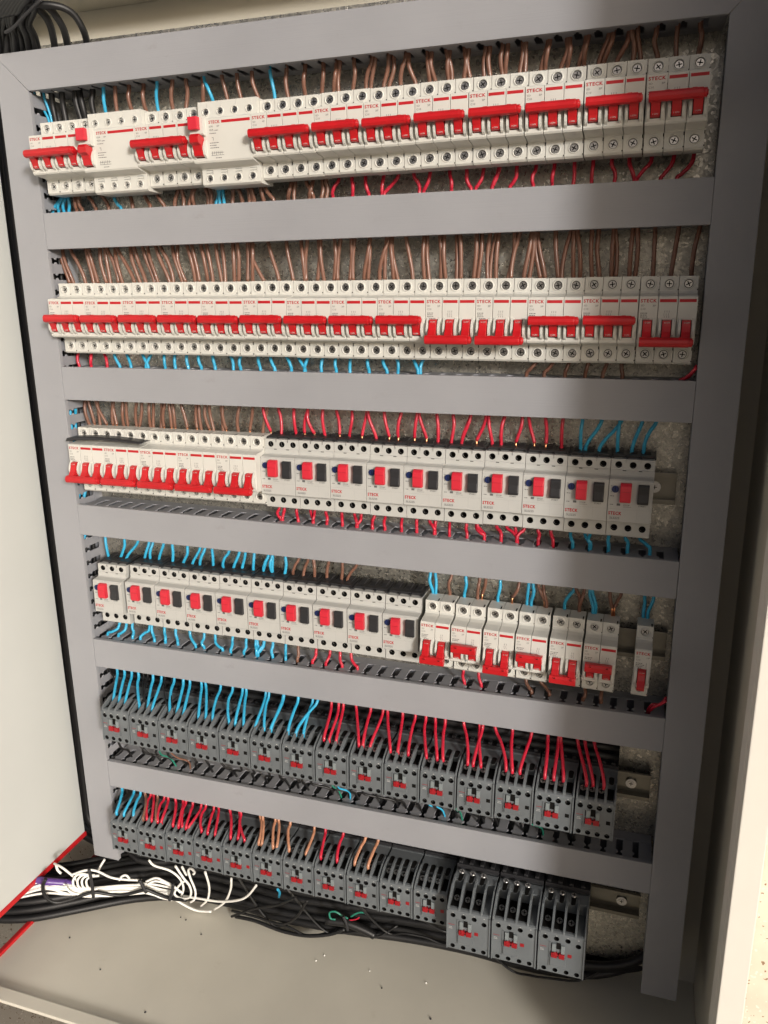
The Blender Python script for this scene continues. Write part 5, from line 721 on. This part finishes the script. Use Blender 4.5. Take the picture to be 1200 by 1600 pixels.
# pile on the cabinet floor, leaving to the left under the side panel
for lay in range(7):
    for col_ in range(5 - lay // 3):
        r = rc.uniform(4.0, 7.0)
        pts = []
        ph = rc.uniform(0, 6); wv = rc.uniform(1, 4)
        tilt_ = rc.uniform(-.02, .02)
        xs = [780, 760, 700, 620, 530, 440, 350, 260, 170, 90, 10, -60, -120, -180, -260, -420]
        drop = 0 if lay < 4 else 1
        for x in xs:
            f = fy(x) + 4 + r
            z = -1000 + r + lay * 10.5 + wv * math.sin(x / 90 + ph) + (3 if x > 0 else 0)
            y = f + col_ * 13 + lay * (3.6 if x > -40 else 1.0) + wv * math.cos(x / 70 + ph)
            y = min(y, 104 - r) 
            if x > 700: z += (x - 700) ** 1.5 / 12 * (.5 + .12 * lay)
            if x > 560: z += (x - 560) * .10
            if x < -20: z = max(-1000 + r, min(z, -1000 + r + lay * 7.5 + 2)); y = fy(x) + 8 + col_ * 16 + lay * 8
            pts.append((x, y, z))
        if lay >= 5:        # the upper ones turn up into the gap behind the left duct
            pts = pts[:-5] + [(-40, 62 + col_ * 9, -935 + lay * 4), (-72 - col_ * 7, 72 + col_ * 7, -900), (-78 - col_ * 6, 78 + col_ * 5, -800), (-76 - col_ * 6, 78 + col_ * 5, -500), (-76 - col_ * 6, 80 + col_ * 4, -100), (-74 - col_ * 6, 80, 190)]
        cable('black_cable', pts, r, 'cable', 'black cable at the front foot of the pile on the cabinet floor' if lay < 2 and col_ == 0 else 'black cable along the top of the pile under the lowest contactors' if lay >= 5 else LB, 'cable', 'black cables on the cabinet floor', 4)
for k in range(9):                               # bends rising behind the lower end of the left duct
    q = k * 8.5
    cable('black_cable', [(150 + k * 12, 88 - k, -905 - k * 9), (60, 92, -925 - k * 6), (0, 88, -930 - k * 5), (-48 - k * 1, 70, -905 - k * 5), (-68 - k * 4.2, 60 + k * 3, -840 - k * 4), (-62 - k * 4.8, 74 + k * 3, -700), (-60 - k * 4.8, 76 + k * 3, -400), (-58 - k * 4.8, 76 + k * 3, 0), (-56 - k * 5, 76 + k * 3, 225)], rc.uniform(4.2, 6), 'cable', 'added black cable that darkens the gap left of the upright duct', 'cable', 'black cables rising left of the duct')
# cables added to keep the gap left of the duct dark
for k in range(13):
    r = rc.uniform(5.5, 7); x = -156 + k * 7.4; y = 76 + (k % 3) * 10
    cable('black_cable', [(60 + k * 8, 86, -945 - (k % 4) * 8), (0, 84 - (k % 2) * 12, -948 + (k % 5) * 6), (-46, 74 - k, -970 + (k % 4) * 12), (x + 8, y - 5, -935 + k * 2), (x, y - 2, -870), (x, y, -700), (x + 2, y, -400), (x + 3, y, 0), (x + 6, y, 225)], r, 'cable', 'added black cable that darkens the gap left of the upright duct', 'cable', 'black cables rising left of the duct')
for k in range(8):                               # sagging bends in front of the plate's lower right corner
    cable('black_cable', [(778, 70 + k * 4, -850 + k * 3), (770, 56 + k * 4, -900 - k * 6), (735, 44 + k * 5, -930 - k * 6), (670, 42 + k * 5, -946 - k * 5.5), (560, 46 + k * 5, -948 - k * 5), (430, 55 + k * 4, -925 - k * 7)], rc.uniform(4, 6), 'cable', 'black cable curving up towards the foot of the right upright duct', 'cable', 'black cables at the foot of the right duct')
for (z0, x1, lb, zz) in ((-604, 708, 'upper', -3), (-781, 686, 'lowest', -3)):
    for k in range(6):
        r = rc.uniform(4.5, 6.5)
        pts = [(6 + i * (x1 - 6) / 9, 48 - (k % 3) * 11 + rc.uniform(-1.5, 1.5), z0 + (k // 3) * 12 - (10 if k // 3 == 0 else 12) + i * -1.0 + rc.uniform(-1.5, 1.5)) for i in range(10)]
        cable('black_cable', pts, r, 'cable', 'black cable lying behind the tops of the %s row of contactors' % lb, 'cable', 'black cables behind the %s contactor row' % lb, 3)
CN = {'w': ('white_wire', 'whitew', 'white wire strapped into the bundle at the lower left of the cabinet floor', 'white wires on the black cables'),
      'v': ('violet_cable', 'violet', 'thick violet cable next to the white wires at the lower left', None),
      'k': ('black_wire', 'cable', 'loose black wire looping over the cables on the cabinet floor', 'loose black wires on the floor cables'),
      't': ('cable_tie', 'dark', 'black cable tie pulled round the bundle on the cabinet floor', 'cable ties'),
      'g': ('green_wire', 'teal', 'short green wire curled over the black cables under the contactors', 'green wires on the floor cables'),
      'rd': ('red_wire', 'redw', 'tiny red wire lying on the black cables beside the green one', None),
      'u': ('blue_wire', 'bluew', 'short blue wire end poking out below the lowest contactor row', None)}
for kd, r, pts, ll in CAB:
    if pts[0][0] < -90 and kd in 'wv': pts = [(-240, pts[0][1] - 66, -972), (-150, pts[0][1] - 28, min(-952, pts[0][2]))] + list(pts[0 if pts[0][0] > -105 else 1:])
    nm, mt, lb, gp = CN[kd]; lb = ll or lb; cat = {'v': 'cable', 't': 'cable tie'}.get(kd, 'wire')
    cable(nm, pts, r, mt, lb, cat, gp, 6)
for k in range(5):                               # thin leads straggling over the pile
    x = 200 + k * 88; l_ = rc.uniform(70, 170)
    pts = [(x + l_ * q / 5, fy(x + l_ * q / 5) - 3 + (5 if q in (0, 5) else rc.uniform(-2, 1)), -990 + (22 if q in (0, 5) else 0) + 9 * (k % 4) + rc.uniform(-7, 7) + (x > 420) * 8) for q in range(6)]
    pts[0] = (pts[0][0] - 20, 12, -880 - rc.uniform(0, 25))
    cable('black_wire', pts, rc.uniform(1.3, 1.9), 'cable', 'thin black lead straggling over the black pile below the lowest contactors', 'wire', 'thin black leads over the floor cables', 5, 6)
for r, pts, ll in TOP:
    cable('black_cable', pts, r, 'cable', ll, 'cable', 'black cables at the top left corner')
b = B(); b.tube(TIE, 1.7, 6, 0, 4); simple('cable_tie', b, ['blackbtn'], 'shiny black tie round the cable loom at the top left corner', 'cable tie')
for (zz, yy, lb) in ((-178, 0, 'under the last breakers of the second row'), (-541, 0, 'right end, under the fourth row')):
    for k in range(2):
        cable('red_wire', [(753 + k * .5, 4 + k * 5, zz + 10 + k * 1.5), (747, 9 + k * 4, zz + 2 - k * 2), (740 - k * 1.5, 14 + k * 4, zz - 6 + k), (735 - k * 2, 24, zz - 22)], 1.7, 'redw', 'red wire squeezed through the duct corner, ' + lb, 'wire', 'red wires at the right end ' + lb)
for i, (x, y, z0, z1, m_, cw) in enumerate([(-10, 12, -900, 150, 'cable', 'black'), (-13, 24, -890, 120, 'cable', 'black'), (-9, 33, -880, 160, 'cable', 'black'), (-9, 18, -420, -215, 'bluew', 'blue'), (-8, 27, -400, -225, 'bluew', 'blue')]):
    n_ = 14; cable(cw + '_wire', [(x + math.sin(i * 2 + q * 1.3) * 2, y + math.cos(i + q * 1.7) * 3, z0 + (z1 - z0) * q / n_) for q in range(n_ + 1)], 3 if cw == 'black' else 2.2, m_, '%s wire glimpsed through the slots of the left upright duct' % cw, 'wire', '%s wires inside the left upright duct' % cw, 2, 6)
for i, (zz, m_, cw) in enumerate([(-205, 'brown', 'brown'), (-388, 'redw', 'red'), (-392, 'cable', 'black'), (-572, 'redw', 'red'), (-578, 'cable', 'black'), (-574, 'bluew', 'blue'), (-764, 'cable', 'black'), (-768, 'cable', 'black')]):
    xx0 = 20 if cw != 'red' else 320; xx1 = 735 if cw != 'blue' else 430
    cable(cw + '_wire', [(xx0 + (xx1 - xx0) * q / 16, 22 + math.sin(i * 3 + q * 1.1) * 7, zz + math.cos(i + q * 1.9) * 5) for q in range(17)], 2.4, m_, '%s wire lying inside the horizontal duct %s' % (cw, {-205: 'below the second row', -388: 'below the third row', -392: 'below the third row', -572: 'below the fourth row', -578: 'below the fourth row', -574: 'below the fourth row'}.get(zz, 'below the upper contactors')), 'wire', 'wires inside the horizontal ducts', 2, 6)
# bent coloured control wires under the upper contactor row
ct = random.Random(9)
for i, (u_, m_) in enumerate([(95, 'teal'), (118, 'brown'), (352, 'teal'), (362, 'bluew'), (490, 'bluew'), (515, 'teal'), (615, 'teal')]):
    cw = {'teal': 'green', 'bluew': 'blue', 'brown': 'brown'}[m_]
    cable(cw + '_wire', [(u_, 6, -691), (u_ + ct.uniform(-6, 6), -4, -703), (u_ + ct.uniform(-8, 8), 2, -718), (u_ + ct.uniform(4, 12), 14, -731), (u_ + ct.uniform(4, 12), 24, -760)], 1.2, m_, 'thin %s control wire dropping from the upper contactors into the duct' % cw, 'wire', 'thin %s control wires under the upper contactors' % cw)
for i in range(30):
    x = 30 + i * 22 + ct.uniform(-6, 6)
    cable('black_wire', [(x, 8, -688), (x + ct.uniform(-9, 9), 2, -700), (x + ct.uniform(-14, 14), 6, -722), (x + ct.uniform(-8, 16), 18, -735), (x + ct.uniform(-6, 10), 26, -765)], 1.6, 'cable', 'thin black control wire dropping from the upper contactors into the duct', 'wire', 'thin black control wires under the upper contactors')
for i, (x, y, dark) in enumerate([(-40, -75, 1), (95, 8, 1), (105, 6, 1), (142, -12, 1), (330, 6, 0), (322, -6, 0), (400, 0, 0), (480, 4, 0), (425, -22, 1), (500, -48, 1), (40, -110, 1), (140, -150, 1)]):
    b = B(); b.cyl(0, 0, ct.uniform(1.0, 1.7), 0, 1.4, 7, 0, .5); b.v = [(p[0], p[2], p[1]) for p in b.v]
    o = b.obj('crumb', ['dark' if dark else 'whitew'], None, 0, (0, 0, 0), (x, y, -1000)); tag(o, '%s plastic crumb lying on the beige cabinet floor' % ('tiny dark' if dark else 'tiny white'), 'crumb', '%s crumbs on the floor' % ('dark' if dark else 'white'))
# stone wall behind the cabinet, catching the sun
b = B(); b.box(-900, 2600, 125, 220, -1130, 600); simple('stone_wall', b, ['wallstone'], 'sunlit speckled stone wall behind the cabinet at the right edge', 'wall', bevel=3)
